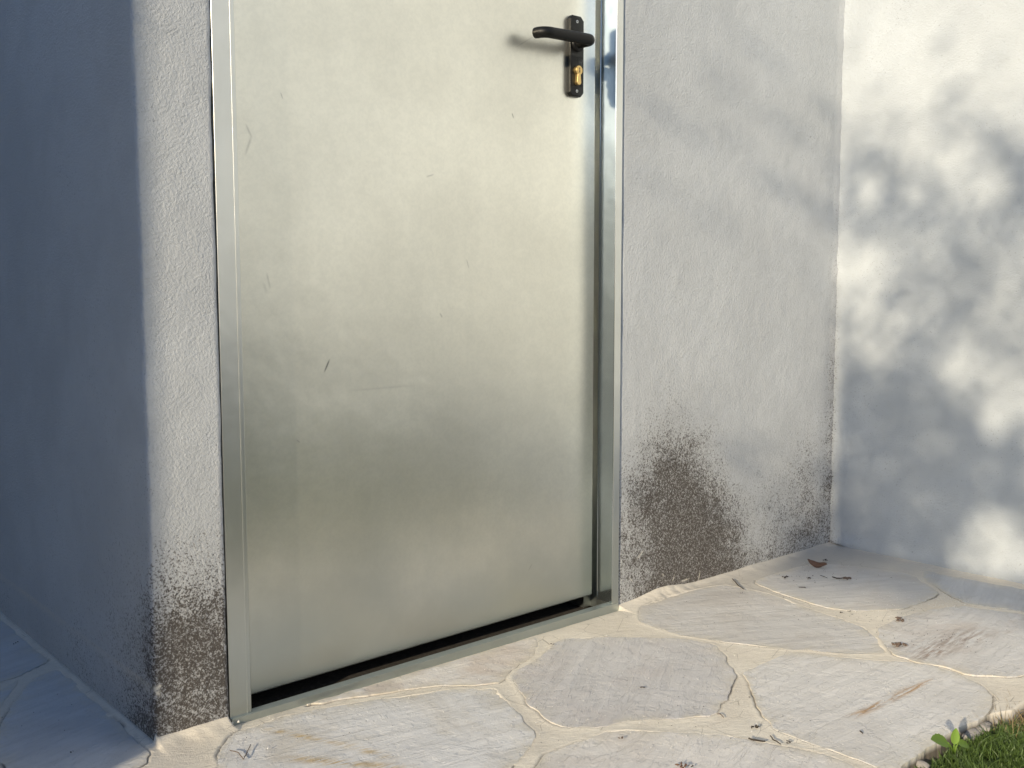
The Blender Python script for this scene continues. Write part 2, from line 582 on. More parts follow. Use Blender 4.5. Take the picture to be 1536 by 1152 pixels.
GREY, COOL, WARM = (0.6, 0.58, 0.56), (0.74, 0.73, 0.71), (0.77, 0.735, 0.685)
SM = {
    'pale': stone_mat('stone_pale_striped', COOL, (0.56, 0.50, 0.40), -0.15, 0.45, ex1, tone=1.02),
    'thin': stone_mat('stone_warm_strip', WARM, (0.56, 0.45, 0.36), -0.1, 0.55),
    'mauve': stone_mat('stone_mauve_grey', (0.63, 0.61, 0.59), (0.50, 0.42, 0.37), 0.55, 0.25, tone=1.0, film=0.7),
    'front': stone_mat('stone_cream', WARM, (0.60, 0.52, 0.44), 0.35, 0.3, tone=1.0),
    'rust': stone_mat('stone_rust_streak', (0.75, 0.725, 0.685), (0.50, 0.46, 0.41), 0.0, 0.2, ex5, tone=1.0),
    'back': stone_mat('stone_back', (0.63, 0.61, 0.58), (0.50, 0.44, 0.37), -0.5, 0.3, tone=1.0),
    'brown': stone_mat('stone_brown_patch', (0.68, 0.66, 0.63), (0.52, 0.42, 0.34), 0.1, 0.35, ex8, tone=1.0),
    'cool': stone_mat('stone_cool', (0.60, 0.60, 0.595), (0.44, 0.40, 0.36), 0.3, 0.25, tone=1.0),
}

_m = Mat('soil', Roughness=0.95)
_m.set('Base Color', _m.mixc(_m.step(_m.noise(40, 5, 0.7), 0.4, 0.65), (0.035, 0.028, 0.018), (0.10, 0.08, 0.055)))
_m.set('Normal', _m.bump(_m.noise(90, 4, 0.7), 0.006))
M_SOIL = _m.m


def leafmat(name, c1, c2, rough=0.5, trans=0.25):
    m = Mat(name, Roughness=rough)
    t = m.attr('tint')
    m.set('Base Color', m.mixc(t, c1, c2))
    tr = m.nt.nodes.new('ShaderNodeBsdfTranslucent')
    mx = m.nt.nodes.new('ShaderNodeMixShader')
    mx.inputs[0].default_value = trans
    m.nt.links.new(m.mixc(t, c1, c2), tr.inputs[0])
    m.nt.links.new(m.b.outputs[0], mx.inputs[1]); m.nt.links.new(tr.outputs[0], mx.inputs[2])
    m.nt.links.new(mx.outputs[0], m.nt.nodes['Material Output'].inputs[0])
    return m.m


M_GRASS = leafmat('lawn_grass', (0.055, 0.10, 0.022), (0.16, 0.24, 0.06), 0.45, 0.25)
M_LEAF = leafmat('tree_leaf', (0.03, 0.06, 0.015), (0.08, 0.12, 0.03), 0.5, 0.12)
M_WEED = leafmat('weed_leaf', (0.20, 0.34, 0.05), (0.27, 0.42, 0.07), 0.55, 0.3)
M_STRAW = leafmat('dry_grass', (0.25, 0.17, 0.08), (0.42, 0.34, 0.18), 0.7, 0.1)
_m = Mat('bark', Roughness=0.9)
_m.set('Base Color', _m.mixc(_m.noise(30, 4, 0.7), (0.06, 0.045, 0.03), (0.16, 0.12, 0.09)))
M_BARK = _m.m
_m = Mat('dry_leaf', Roughness=0.6)
_m.set('Base Color', _m.mixc(_m.noise(140, 4, 0.7), (0.10, 0.05, 0.03), (0.20, 0.105, 0.065)))
M_DRY = _m.m
_m = Mat('dark_crumb', Roughness=0.9)
_m.set('Base Color', _m.mixc(_m.noise(400, 3, 0.7), (0.018, 0.014, 0.01), (0.07, 0.05, 0.035)))
M_CRUMB = _m.m
_m = Mat('brown_chaff', Roughness=0.85)
_m.set('Base Color', _m.mixc(_m.noise(400, 3, 0.7), (0.09, 0.062, 0.048), (0.21, 0.155, 0.12)))
M_CHAFF = _m.m
M_GRITW = Mat('white_grit', Base_Color=(0.82, 0.80, 0.76), Roughness=0.5).m
_m = Mat('pebble', Roughness=0.8)
_m.set('Base Color', _m.mixc(_m.noise(60, 4, 0.7), (0.22, 0.20, 0.185), (0.42, 0.39, 0.36)))
M_PEB = _m.m
_m = Mat('shade_wall_render', Roughness=0.9)
_m.set('Base Color', _m.mixc(_m.noise(5, 4, 0.6), (0.55, 0.49, 0.40), (0.62, 0.56, 0.47)))
M_SHADE_WALL = _m.m  # render of the unseen added wall, kept pale to bounce light

# ------------------------------------------------------------------ the ground
XL, XR, XF = -0.1029, 1.4918, 0.7745      # left corner, inner corner, right side of the door frame
EDGE = -0.670                              # where the paving stops and the lawn begins
V, F = [], []
gx = [-60, -8, -3, 1.7, 8, 60]
gy = [-60, -8, 2.5, 8, 60]
V = [(x, y, -0.045) for y in gy for x in gx]
F = [(j * 6 + i, j * 6 + i + 1, (j + 1) * 6 + i + 1, (j + 1) * 6 + i) for j in range(4) for i in range(5)]
meta(mesh('ground', V, F, M_SOIL), kind='structure')

# paving stones, outlined where they lie
STONES = {
    'S1': ('pale', 'pale stone with ochre bands', [(327, 1158), (327, 1131), (337, 1116), (352, 1100), (400, 1085), (460, 1068), (512, 1059), (612, 1045), (679, 1035), (742, 1033), (759, 1055), (779, 1078), (804, 1101), (795, 1125), (769, 1154), (740, 1200), (500, 1260), (330, 1210)]),
    'S2': ('thin', 'narrow warm stone beside the threshold', [(450, 1060), (530, 1037), (612, 1013), (700, 988), (770, 966), (799, 958), (808, 968), (799, 985), (779, 998), (751, 1024), (725, 1028), (645, 1030), (579, 1040), (520, 1048)]),
    'S3': ('mauve', 'mauve grey stone', [(831, 964), (850, 959), (912, 957), (1012, 958), (1074, 968), (1091, 995), (1104, 1015), (1091, 1045), (1071, 1075), (1024, 1080), (945, 1081), (895, 1093), (845, 1093), (822, 1081), (795, 1061), (785, 1045), (767, 1018), (779, 1005), (812, 985), (825, 975)]),
    'S4': ('front', 'cream stone at the front', [(802, 1154), (812, 1135), (845, 1122), (879, 1111), (905, 1098), (945, 1097), (1024, 1101), (1091, 1105), (1157, 1118), (1224, 1129), (1277, 1148), (1293, 1158), (1285, 1172), (1120, 1188), (1000, 1205), (860, 1215), (800, 1185)]),
    'S5': ('rust', 'grey stone with a rust streak', [(1112, 1011), (1141, 998), (1184, 981), (1197, 980), (1260, 988), (1324, 993), (1391, 998), (1434, 1011), (1474, 1031), (1489, 1047), (1487, 1066), (1467, 1084), (1424, 1098), (1401, 1119), (1374, 1134), (1354, 1150), (1335, 1160), (1316, 1153), (1257, 1131), (1191, 1108), (1161, 1095), (1141, 1071), (1129, 1045), (1124, 1028)]),
    'S6': ('back', None, [(959, 911), (957, 931), (979, 941), (1024, 954), (1100, 966), (1191, 975), (1280, 982), (1332, 980), (1317, 961), (1291, 941), (1257, 928), (1231, 921), (1191, 905), (1157, 893), (1117, 883), (1085, 878), (1040, 886), (1000, 897)]),
    'S7': ('back', None, [(1128, 873), (1165, 860), (1222, 845), (1300, 852), (1350, 859), (1374, 866), (1380, 872), (1398, 882), (1408, 893), (1357, 914), (1290, 917), (1245, 914), (1198, 900), (1160, 887)]),
    'S8': ('brown', 'grey stone with a brown patch', [(1316, 943), (1357, 925), (1424, 911), (1451, 911), (1536, 923), (1600, 933), (1640, 960), (1610, 1000), (1536, 1016), (1451, 1014), (1417, 1001), (1374, 995), (1343, 984), (1319, 960)]),
    'S9': ('cool', None, [(1386, 857), (1384, 866), (1403, 880), (1420, 891), (1446, 906), (1536, 918), (1640, 934), (1760, 930), (1760, 920), (1536, 884), (1450, 869), (1415, 862)]),
    'S10': ('cool', None, [(-60, 893), (2, 932), (55, 976), (76, 992), (20, 1018), (-30, 1032), (-120, 1060), (-260, 1000)]),
    'S11': ('cool', None, [(86, 1003), (140, 1050), (200, 1108), (225, 1126), (216, 1147), (150, 1185), (40, 1180), (-20, 1130), (10, 1070), (50, 1020)]),
    'S12': ('cool', None, [(-45, 1046), (-5, 1040), (30, 1020), (-5, 1072), (-38, 1125), (-20, 1180), (-160, 1230), (-260, 1150), (-150, 1075)]),
}


def outline(P, seed, it=1, step=0.004, jit=0.0026):
    P = np.array(P, float)
    for _ in range(it):
        Q = np.roll(P, -1, axis=0)
        P = np.stack([P * 0.88 + Q * 0.12, P * 0.12 + Q * 0.88], 1).reshape(-1, 2)
    out = []
    for a, b in zip(P, np.roll(P, -1, axis=0)):
        n = max(1, int(np.linalg.norm(b - a) / step))
        for k in range(n): out.append(a + (b - a) * k / n)
    P = np.array(out)
    T = np.roll(P, -1, axis=0) - np.roll(P, 1, axis=0)
    T /= np.maximum(np.linalg.norm(T, axis=1, keepdims=True), 1e-9)
    N = np.stack([T[:, 1], -T[:, 0]], 1)
    k = fbm(P[:, 0] * 45, P[:, 1] * 45, 0 * P[:, 0] + seed, 3) * jit * 2.2
    return P + N * k[:, None]


def inside(P, Q):
    r = np.zeros(len(P), bool)
    for a, b in zip(Q, np.roll(Q, -1, axis=0)):
        c = ((a[1] > P[:, 1]) != (b[1] > P[:, 1]))
        with np.errstate(divide='ignore', invalid='ignore'):
            r ^= c & (P[:, 0] < (b[0] - a[0]) * (P[:, 1] - a[1]) / (b[1] - a[1]) + a[0])
    return r


def dist_poly(P, Q):
    best = np.full(len(P), 9.0); arg = np.zeros(len(P), int)
    for i, (a, b) in enumerate(zip(Q, np.roll(Q, -1, axis=0))):
        ab = b - a
        t = np.clip(((P - a) @ ab) / max(ab @ ab, 1e-12), 0, 1)
        d = np.hypot(*(P - a - t[:, None] * ab).T)
        k = d < best
        best[k] = d[k]; arg[k] = i
    return best, arg


paving = empty('paving'); meta(paving, kind='structure')
OUT = []
for i, (k, (mt, lb, px)) in enumerate(STONES.items()):
    P = [at(a, b, 2, 0.0)[:2] for a, b in px]
    P = [(min(p[0], XR - 0.004), p[1]) if p[1] < 0.02 else p for p in P]
    P = [(p[0], max(p[1], EDGE - 0.003)) for p in P]
    if k not in ('S10', 'S11', 'S12'):
        P = [(p[0], min(p[1], -0.007)) for p in P]
    else:
        P = [(min(p[0], XL - 0.006), p[1]) if p[1] > 0 else p for p in P]
    OUT.append((mt, lb, outline(P, i * 3.1), 0.0008 + 0.0010 * ((i * 37) % 5) / 5))

# the rest of the paving, outside the picture
seeds = []
for a in range(-3, 6):
    for b in range(-3, 8):
        s = (a * 0.30 + (b % 2) * 0.15 + random.uniform(-.08, .08), b * 0.27 - 0.36 + random.uniform(-.07, .07))
        seeds.append(s)


def clip(poly, n, c):
    out = []
    for p, q in zip(poly, poly[1:] + poly[:1]):
        dp, dq = p[0] * n[0] + p[1] * n[1] - c, q[0] * n[0] + q[1] * n[1] - c
        if dp <= 0: out.append(p)
        if (dp < 0) != (dq < 0):
            t = dp / (dp - dq); out.append((p[0] + (q[0] - p[0]) * t, p[1] + (q[1] - p[1]) * t))
    return out


known = [o[2] for o in OUT]
for i, s in enumerate(seeds):
    poly = [(s[0] - .4, s[1] - .4), (s[0] + .4, s[1] - .4), (s[0] + .4, s[1] + .4), (s[0] - .4, s[1] + .4)]
    for j, q in enumerate(seeds):
        if j == i or math.dist(s, q) > .8: continue
        n = (q[0] - s[0], q[1] - s[1]); L = math.hypot(*n); n = (n[0] / L, n[1] / L)
        c = n[0] * (s[0] + q[0]) / 2 + n[1] * (s[1] + q[1]) / 2 - 0.010 - 0.008 * random.random()
        poly = clip(poly, n, c)
        if len(poly) < 3: break
    if len(poly) < 3: continue
    poly = clip(clip(poly, (0, -1), -EDGE), (-1, 0), 0.95)
    if s[1] > -0.05: poly = clip(poly, (1, 0), XL - 0.008)
    else: poly = clip(clip(poly, (1, 0), XR - 0.005), (0, 1), -0.008) if s[0] > XL else poly
    if s[0] > XL and s[1] > 0: continue
    if len(poly) < 3: continue
    A = np.array(poly)
    if s[0] < XL and (A[:, 0] > XL - 0.005).any() and (A[:, 1] > -0.006).any():
        A = np.array(clip(poly, (1, 0), XL - 0.008))
        if len(A) < 3: continue
    S = outline([tuple(p) for p in A], i * 1.7, it=1, step=0.02, jit=0.002)
    area = 0.5 * abs(np.dot(S[:, 0], np.roll(S[:, 1], 1)) - np.dot(S[:, 1], np.roll(S[:, 0], 1)))
    if area < 0.006: continue
    C3 = np.c_[np.vstack([S, S.mean(0)]), np.zeros(len(S) + 1)]
    px, py = to_px(C3)
    if ((C3 - CAM) @ FWD).min() > 0.1 and ((px > -30) & (px < 1560) & (py > 0) & (py < 1172)).any(): continue
    if any(inside(S, K).any() or inside(K, S).any() for K in known): continue
    OUT.append((random.choice(['pale', 'thin', 'mauve', 'front', 'back', 'cool']) if s[1] < 0 else 'cool', None, S, 0.003))

for i, (mt, lb, S, h) in enumerate(OUT):
    big = i < 12
    sp = 0.011 if big else 0.03
    x0, y0 = S.min(0); x1, y1 = S.max(0)
    G = np.stack(np.meshgrid(np.arange(x0, x1, sp), np.arange(y0, y1, sp)), -1).reshape(-1, 2)
    G = G + rng.uniform(-.25, .25, G.shape) * sp
    G = G[inside(G, S)]
    if len(G):
        dd, _ = dist_poly(G, S); G = G[dd > 0.006]
    T = np.roll(S, -1, axis=0) - np.roll(S, 1, axis=0); T /= np.maximum(np.linalg.norm(T, axis=1, keepdims=True), 1e-9)
    area = 0.5 * (np.dot(S[:, 0], np.roll(S[:, 1], -1)) - np.dot(S[:, 1], np.roll(S[:, 0], -1)))
    N = np.stack([T[:, 1], -T[:, 0]], 1) * (1 if area > 0 else -1)
    ring = S - N * 0.0022
    ring = ring[inside(ring, S)]
    A = np.vstack([S, ring, G]) if len(G) else np.vstack([S, ring])
    n = len(S)
    vv, _, ff, *_r = delaunay_2d_cdt([Vector(p) for p in A], [(k, (k + 1) % n) for k in range(n)], [], 1, 1e-7)
    VV = np.array([tuple(v) for v in vv])
    dd, _ = dist_poly(VV, S)
    zz = np.where(dd < 0.0006, h - 0.0002, h) + 0.0006 * fbm(VV[:, 0] * 14 + i * 9, VV[:, 1] * 14, o=4)
    zz += 0.0004 * np.floor(3 * (0.5 + fbm(VV[:, 0] * 6 + i * 5, VV[:, 1] * 16, o=4)))
    top = np.c_[VV, zz]
    n0 = len(top)
    # skirt down the sides from the boundary loop
    low = -0.030 if (S[:, 1] < EDGE + 0.012).any() else -0.012
    loop_ids = [int(np.argmin(np.hypot(*(VV - p).T))) for p in S]
    sk = [(S[k][0] + N[k][0] * 0.0006, S[k][1] + N[k][1] * 0.0006, low) for k in range(n)]
    faces = [tuple(f) for f in ff]
    Vt = [tuple(v) for v in top] + sk
    for k in range(n):
        j = (k + 1) % n
        if loop_ids[k] != loop_ids[j]:
            faces.append((loop_ids[k], n0 + k, n0 + j, loop_ids[j]) if area > 0 else (loop_ids[k], loop_ids[j], n0 + j, n0 + k))
    o = mesh('flagstone', Vt, faces, SM[mt], paving, smooth=False)
    fattr(o, 'edge', np.r_[np.exp(-dd / 0.014), np.zeros(n)])
    fattr(o, 'side', np.r_[np.zeros(len(dd)), np.ones(n)])
    if lb: o['label'] = lb

# mortar bed between the stones, troweled a little below their tops
ALLS = [o[2] for o in OUT]


def edge_wob(x):
    """how far the ragged front edge of the mortar lies behind (+) or beyond (-) the line EDGE"""
    return 0.004 * fbm(x * 14, 0 * x + 2, o=4) + 0.007 - 0.026 * np.clip((x - 0.79) / 0.06, 0, 1)


def mortar_patch(x0, x1, y0, y1, sp):
    xs = np.linspace(x0, x1, int(round((x1 - x0) / sp)) + 1); ys = np.linspace(y0, y1, int(round((y1 - y0) / sp)) + 1)
    X, Y = np.meshgrid(xs, ys)
    P = np.c_[X.ravel(), Y.ravel()]
    Y0 = P[:, 1].copy()
    if abs(y0 - EDGE) < 1e-6:
        wob = edge_wob(P[:, 0])
        k = np.clip(1 - (P[:, 1] - y0) / 0.05, 0, 1)
        P[:, 1] += wob * k
    z = 0.0006 + 0.0011 * fbm(P[:, 0] * 16, P[:, 1] * 16, o=4)
    gro = np.zeros(len(P))
    for si, S in enumerate(ALLS):
        a, b = S.min(0) - 0.03, S.max(0) + 0.03
        m = np.nonzero((P[:, 0] > a[0]) & (P[:, 0] < b[0]) & (P[:, 1] > a[1]) & (P[:, 1] < b[1]))[0]
        if not len(m): continue
        d, arg = dist_poly(P[m], S)
        ins = inside(P[m], S)
        d = np.where(ins, -d, d)
        # crack only along part of each outline
        q = fbm(P[m][:, 0] * 7 + si * 3, P[m][:, 1] * 7, o=2)
        side = P[m] - S.mean(0)
        wgt = np.clip((q + 0.05) * 3 + np.where(side[:, 0] * 0.7 + side[:, 1] * 0.5 < 0, 0.35, -0.25), 0, 1)
        g = wgt * np.exp(-((d - 0.0010) / 0.0017) ** 2)
        z[m] -= np.where(ins & (d < -0.003), 0.004, 0) + 0.0030 * g
        z[m] += 0.0009 * np.exp(-(d / 0.007) ** 2) * (~ins)
        gro[m] = np.maximum(gro[m], g)
    # fillets against the walls
    sx = P[:, 0]
    wf = 0.010 * (1 + 0.8 * fbm(sx * 30, 0 * sx, o=3))
    A = np.where((sx > XL) & (sx < 0.0), 0.010, 0) + np.where(sx > XF, 0.006 + 0.010 * np.exp(-((sx - 0.90) / 0.06) ** 2), 0)
    z += np.maximum(A, 0) * np.exp(-np.maximum(-P[:, 1], 0) / np.maximum(wf, 0.003)) * (P[:, 1] <= 0.004)
    z -= 0.0065 * np.exp(np.minimum(P[:, 1], 0) / 0.012) * (sx > 0.002) * (sx < XF)
    z += 0.004 * np.exp(-np.abs(P[:, 0] - XL) / 0.008) * (P[:, 1] > 0.0) * (P[:, 0] <= XL + 0.002)
    z += 0.004 * np.exp(-np.abs(XR - P[:, 0]) / 0.009)
    if abs(y0 - EDGE) < 1e-6:
        z = np.where(Y0 < y0 + sp * 0.5, -0.035, z)
        gro = np.where(Y0 < y0 + sp * 0.5, 3.0, gro)
    nx, ny = len(xs), len(ys)
    i, j = np.meshgrid(np.arange(nx - 1), np.arange(ny - 1))
    a = (j * nx + i).ravel()
    return np.c_[P, z], np.c_[a, a + 1, a + nx + 1, a + nx], gro


parts = [mortar_patch(-0.40, XR + 0.004, EDGE, 0.004, 0.0025), mortar_patch(-0.62, XL + 0.004, 0.004, 0.95, 0.005),
         mortar_patch(-0.95, -0.40, EDGE, 0.004, 0.02), mortar_patch(-0.95, -0.62, 0.004, 2.0, 0.03),
         mortar_patch(-0.62, XL + 0.004, 0.95, 2.0, 0.03)]
Vm, Fm, Gm = [], [], []
n = 0
for a, b, c in parts:
    Vm.append(a); Fm.append(b + n); Gm.append(c); n += len(a)
o = mesh_np('mortar', np.vstack(Vm), np.vstack(Fm), M_MORTAR, paving, smooth=True)
fattr(o, 'groove', np.concatenate(Gm))
meta(o, kind='stuff')

# ------------------------------------------------------------------ the shed
shed = empty('shed_building', (0.35, 0.9, 0))
meta(shed, 'grey rendered outbuilding with mould at its foot and a metal door', 'building')
TOP = 2.42


def sweep(path, zs, amp=0.0011, seed=0.0, edge_jit=None):
    """a wall face swept up along z over a plan path; noise pushes it along its normal"""
    P = np.array(path, float)
    T = np.gradient(P, axis=0)
    N = np.stack([T[:, 1], -T[:, 0]], 1); N /= np.maximum(np.linalg.norm(N, axis=1, keepdims=True), 1e-9)
    nz, npt = len(zs), len(P)
    Z = np.repeat(np.array(zs), npt)
    PX = np.tile(P, (nz, 1)); NX = np.tile(N, (nz, 1))
    d = amp * fbm(PX[:, 0] * 11 + seed, Z * 11, PX[:, 1] * 11, 4) + 0.35 * amp * fbm(PX[:, 0] * 60 + seed, Z * 60, PX[:, 1] * 60, 3)
    Q = PX + NX * d[:, None]
    V = np.c_[Q, Z]
    if edge_jit is not None:
        V = edge_jit(V, np.tile(np.arange(npt), nz), npt)
    i, j = np.meshgrid(np.arange(npt - 1), np.arange(nz - 1))
    a = (j * npt + i).ravel()
    return V, np.c_[a, a + 1, a + npt + 1, a + npt]


def dens(a, b, s): return list(np.linspace(a, b, max(2, int(abs(b - a) / s) + 1)))


zs = dens(-0.03, 1.25, 0.006) + dens(1.3, TOP, 0.06)
# left pier: passage face, rounded corner, narrow strip, return to the frame
path = [(XL, y) for y in dens(1.9, 0.80, 0.05)] + [(XL, y) for y in dens(0.78, 0.010, 0.010)]
for k in range(1, 6):
    a = math.pi / 2 * k / 6
    path.append((XL + 0.0075 * (1 - math.cos(a)), 0.0075 * (1 - math.sin(a))))
path += [(x, 0.0) for x in dens(XL + 0.0085, -0.0022, 0.005)] + [(-0.0012, 0.0010), (-0.0006, 0.003), (-0.0006, 0.05)]


def jit_left(V, idx, n):
    k = idx >= n - 4
    V[k, 0] += 0.0011 * fbm(V[k, 2] * 22, 0 * V[k, 2], o=4)
    V[k, 0] -= 0.0014 * np.exp(-((V[k, 2] - 0.70) / 0.10) ** 2)
    # the arris: chips along the corner
    c = np.hypot(V[:, 0] - XL, V[:, 1]) < 0.016
    ch = 0.0016 * fbm(V[c, 2] * 40, 0 * V[c, 2] + 7, o=4) + 0.0012 * fbm(V[c, 2] * 9, 0 * V[c, 2] + 3, o=2)
    V[c, 0] += ch; V[c, 1] += np.abs(ch) * 0.5
    return V


Vl, Fl = sweep(path, zs, 0.0012, 1.0, jit_left)
path = [(XF + 0.003, 0.05), (XF + 0.003, 0.004), (XF + 0.0034, 0.0012)] + [(x, 0.0) for x in dens(XF + 0.0045, XR + 0.004, 0.006)]


def jit_right(V, idx, n):
    k = idx < 3
    V[k, 0] += 0.0012 * fbm(V[k, 2] * 25, 0 * V[k, 2] + 9, o=4)
    c = V[:, 0] > XR - 0.02
    V[c, 1] -= 0.0025 * (1 + fbm(V[c, 2] * 30, V[c, 2] * 0, o=3)) * ((V[c, 0] - XR + 0.02) / 0.02)
    return V


Vr, Fr = sweep(path, zs, 0.0012, 5.0, jit_right)
V, F = np.vstack([Vl, Vr]), np.vstack([Fl, Fr + len(Vl)])
w1 = mesh_np('wall', V - np.array([0.35, 0.9, 0]), F, M_SHED, shed, smooth=True)
# material reads world coordinates: bake the offset away
w1.location = (0, 0, 0)
w1.data.transform(Matrix.Translation((0.35, 0.9, 0)))
w1.location = -shed.location


def ch(name, vf, mat, parent=shed, smooth=False):
    o = mesh(name, vf[0], vf[1], mat, parent, smooth)
    o.location = -shed.location if parent is shed else (0, 0, 0)
    return o


ch('inner_wall', join(box(XL + 0.02, -0.012, 0.052, 1.85, -0.04, TOP - 0.002), box(XF + 0.012, XR - 0.01, 0.052, 0.15, -0.04, TOP - 0.002),
                      box(XL + 0.02, XR - 0.01, 1.85, 1.95, -0.04, TOP - 0.002), box(XR - 0.10, XR - 0.011, 0.15, 1.85, -0.04, TOP - 0.002),
                      box(-0.012, XF + 0.012, 0.052, 0.15, 2.05, TOP - 0.002)), M_INNER)
ch('lintel', box(-0.0035, XF + 0.003, 0.0005, 0.05, 2.045, TOP - 0.001), M_SHED)
ch('roof', box(XL - 0.02, XR - 0.002, -0.015, 2.0, TOP, TOP + 0.07), M_SHED)
ch('floor', box(-0.012, XF + 0.01, 0.013, 1.85, -0.06, -0.016), M_INNER)

# door frame
fr = empty('door_frame', (-0.35, -0.9, 0), shed)


def fr_part(name, vf, smooth=False):
    o = mesh(name, vf[0], vf[1], M_SILL if name == 'threshold' else M_FRAME, fr, smooth)
    return o


HEAD = 2.04
lp = [(0.0008, 0.050), (0.0008, 0.0002), (0.0009, 0.0001), (0.0262, 0.0001), (0.0264, -0.0002), (0.0267, -0.0003), (0.0277, -0.0003),
      (0.0280, -0.0002), (0.0282, 0.0012), (0.0328, 0.0012), (0.0338, 0.0022), (0.0338, 0.050)]
fr_part('jamb', prism_z(lp, -0.012, HEAD))
rp = [(XF, -0.0022), (XF - 0.0008, -0.0032), (0.7577, -0.0032), (0.7575, -0.0030), (0.7575, 0.0375), (0.7582, 0.0388), (0.7740, 0.0392),
      (0.7740, 0.0700), (0.7560, 0.0703), (0.7560, 0.110), (0.7860, 0.110), (0.7860, 0.051), (XF, 0.051)]
fr_part('jamb', prism_z(rp, -0.012, HEAD))
# the reveal: a smoother strip added on the jamb, coloured like reflected blue sky
vf = prism_z([(0.7574, -0.0026), (0.7574, 0.0366), (0.7566, 0.0366), (0.7562, 0.0360), (0.7562, 0.0352), (0.7568, 0.0346), (0.7568, -0.0018)], 0.0125, HEAD - 0.001)
mesh('reveal_tint_strip', vf[0], vf[1], M_REVEAL_SKY, fr)
fr_part('threshold', prism_z([(0.0345, 0.0115), (0.0025, 0.0115), (0.0012, -0.0042), (XF - 0.0012, -0.0042), (XF - 0.0022, 0.0115), (0.7565, 0.0115)][::-1],
                             -0.02, lambda x, y: 0.0062 + 0.0068 * x))
fr_part('frame_head', box(0.0345, 0.7565, -0.003, 0.05, 2.002, HEAD - 0.002))

# door leaf
door = empty('door', (-0.35, -0.9, 0), shed)
X0, X1, YD = 0.0360, 0.7440, 0.038
zb = lambda x: 0.0157 + 0.0085 * (x - X0) / (X1 - X0)
nx, nz = 40, 90
V, F = [], []
for j in range(nz + 1):
    for i in range(nx + 1):
        x = X0 + (X1 - X0) * i / nx
        z = zb(x) + (1.998 - zb(x)) * (j / nz)
        V.append((x, YD, z))
A = np.array(V)
ed = np.minimum.reduce([(A[:, 0] - X0) / 0.05, (X1 - A[:, 0]) / 0.05, (A[:, 2] - 0.02) / 0.05, np.ones(len(A))])
A[:, 1] += np.clip(ed, 0, 1) * 0.0011 * fbm(A[:, 0] * 3.1, A[:, 2] * 2.3, o=3)
V = [tuple(v) for v in A]
for j in range(nz):
    for i in range(nx):
        a = j * (nx + 1) + i
        F.append((a, a + 1, a + nx + 2, a + nx + 1))
front = (V, F)
r = 0.0022
edge_prof = [(X0 - 0.0, YD)]
side = []
# folded edges: quarter round, then back
def strip(p0, p1, n0, depth=0.038):
    """rounded fold along p0-p1 turning away from the face; n0 is the outward direction in the face"""
    V, F = [], []
    pr = [(0, 0), (r * 0.7, r * 0.3), (r, r), (r, depth)]
    for p in (p0, p1):
        for a, b in pr:
            V.append((p[0] + n0[0] * a, YD + b, p[2] + n0[2] * a))
    for k in range(3): F.append((k, k + 1, k + 5, k + 4))
    return V, F


sk = join(front, strip((X0, 0, zb(X0)), (X1, 0, zb(X1)), (0, 0, -1)), strip((X1, 0, zb(X1)), (X1, 0, 1.998), (1, 0, 0)),
          strip((X0, 0, zb(X0)), (X0, 0, 1.998), (-1, 0, 0)),
          box(X0 - 0.0015, X1 + 0.0018, YD + 0.037, YD + 0.0385, 0.020, 1.998))
mesh('door_leaf', sk[0], sk[1], M_DOOR, door, smooth=False)
bpy.data.objects['door_leaf'].data.polygons.foreach_set('use_smooth', [i < len(F) for i in range(len(bpy.data.objects['door_leaf'].data.polygons))])

# lever handle set
zk = lambda z: z + 0.0102 * (z - 0.5911)
PX, PZ0, PZ1, HW, CH = 0.6902, zk(0.9262), zk(1.0625), 0.0165, 0.0063
octo = [(PX - HW, PZ0 + CH), (PX - HW + CH, PZ0), (PX + HW - CH, PZ0), (PX + HW, PZ0 + CH), (PX + HW, PZ1 - CH), (PX + HW - CH, PZ1), (PX - HW + CH, PZ1), (PX - HW, PZ1 - CH)]
YP = YD - 0.0095
v = prism_y(octo, YP, YD - 0.0002, 0.0014)
plate = mesh('escutcheon_plate', v[0], v[1], M_BLACK, door)


def dist_(a, b): return Vector(a) - Vector(b)


ZL = zk(1.0150)
neck = [(PX, YP - 0.0005, ZL), (PX, YP - 0.006, ZL)]
v1 = tube([(PX, YP + 0.0002, ZL), (PX, YP - 0.0045, ZL), (PX, YP - 0.0055, ZL)], [0.0135, 0.0135, 0.0125], 24)
path = [(PX, YP - 0.005, ZL), (PX, YP - 0.014, ZL)]
YB = YD - 0.046
for k in range(0, 8):
    a = math.pi / 2 * k / 7
    path.append((PX - 0.010 * (1 - math.cos(a)) + 0.0, YB + 0.010 * (1 - math.sin(a)), ZL + 0.0))
L0 = 0.5945
for t in (0.25, 0.5, 0.75, 1.0):
    path.append((PX - 0.010 + (L0 - PX + 0.010) * t, YB, ZL - 0.003 * t))
for k in range(1, 8):
    a = math.radians(78) * k / 7
    path.append((L0 - 0.018 * math.sin(a), YB + 0.018 * (1 - math.cos(a)), ZL - 0.003))
e = path[-1]
path.append((e[0] - 0.001, e[1] + 0.005, e[2]))
rad = [0.0088] * 2 + [0.0092] * (len(path) - 3) + [0.0087]
v2 = tube(path, rad, 20)
o = mesh('handle', *join(v1, v2), M_BLACK, door, smooth=True)
md = o.modifiers.new('edges', 'EDGE_SPLIT'); md.split_angle = math.radians(50)

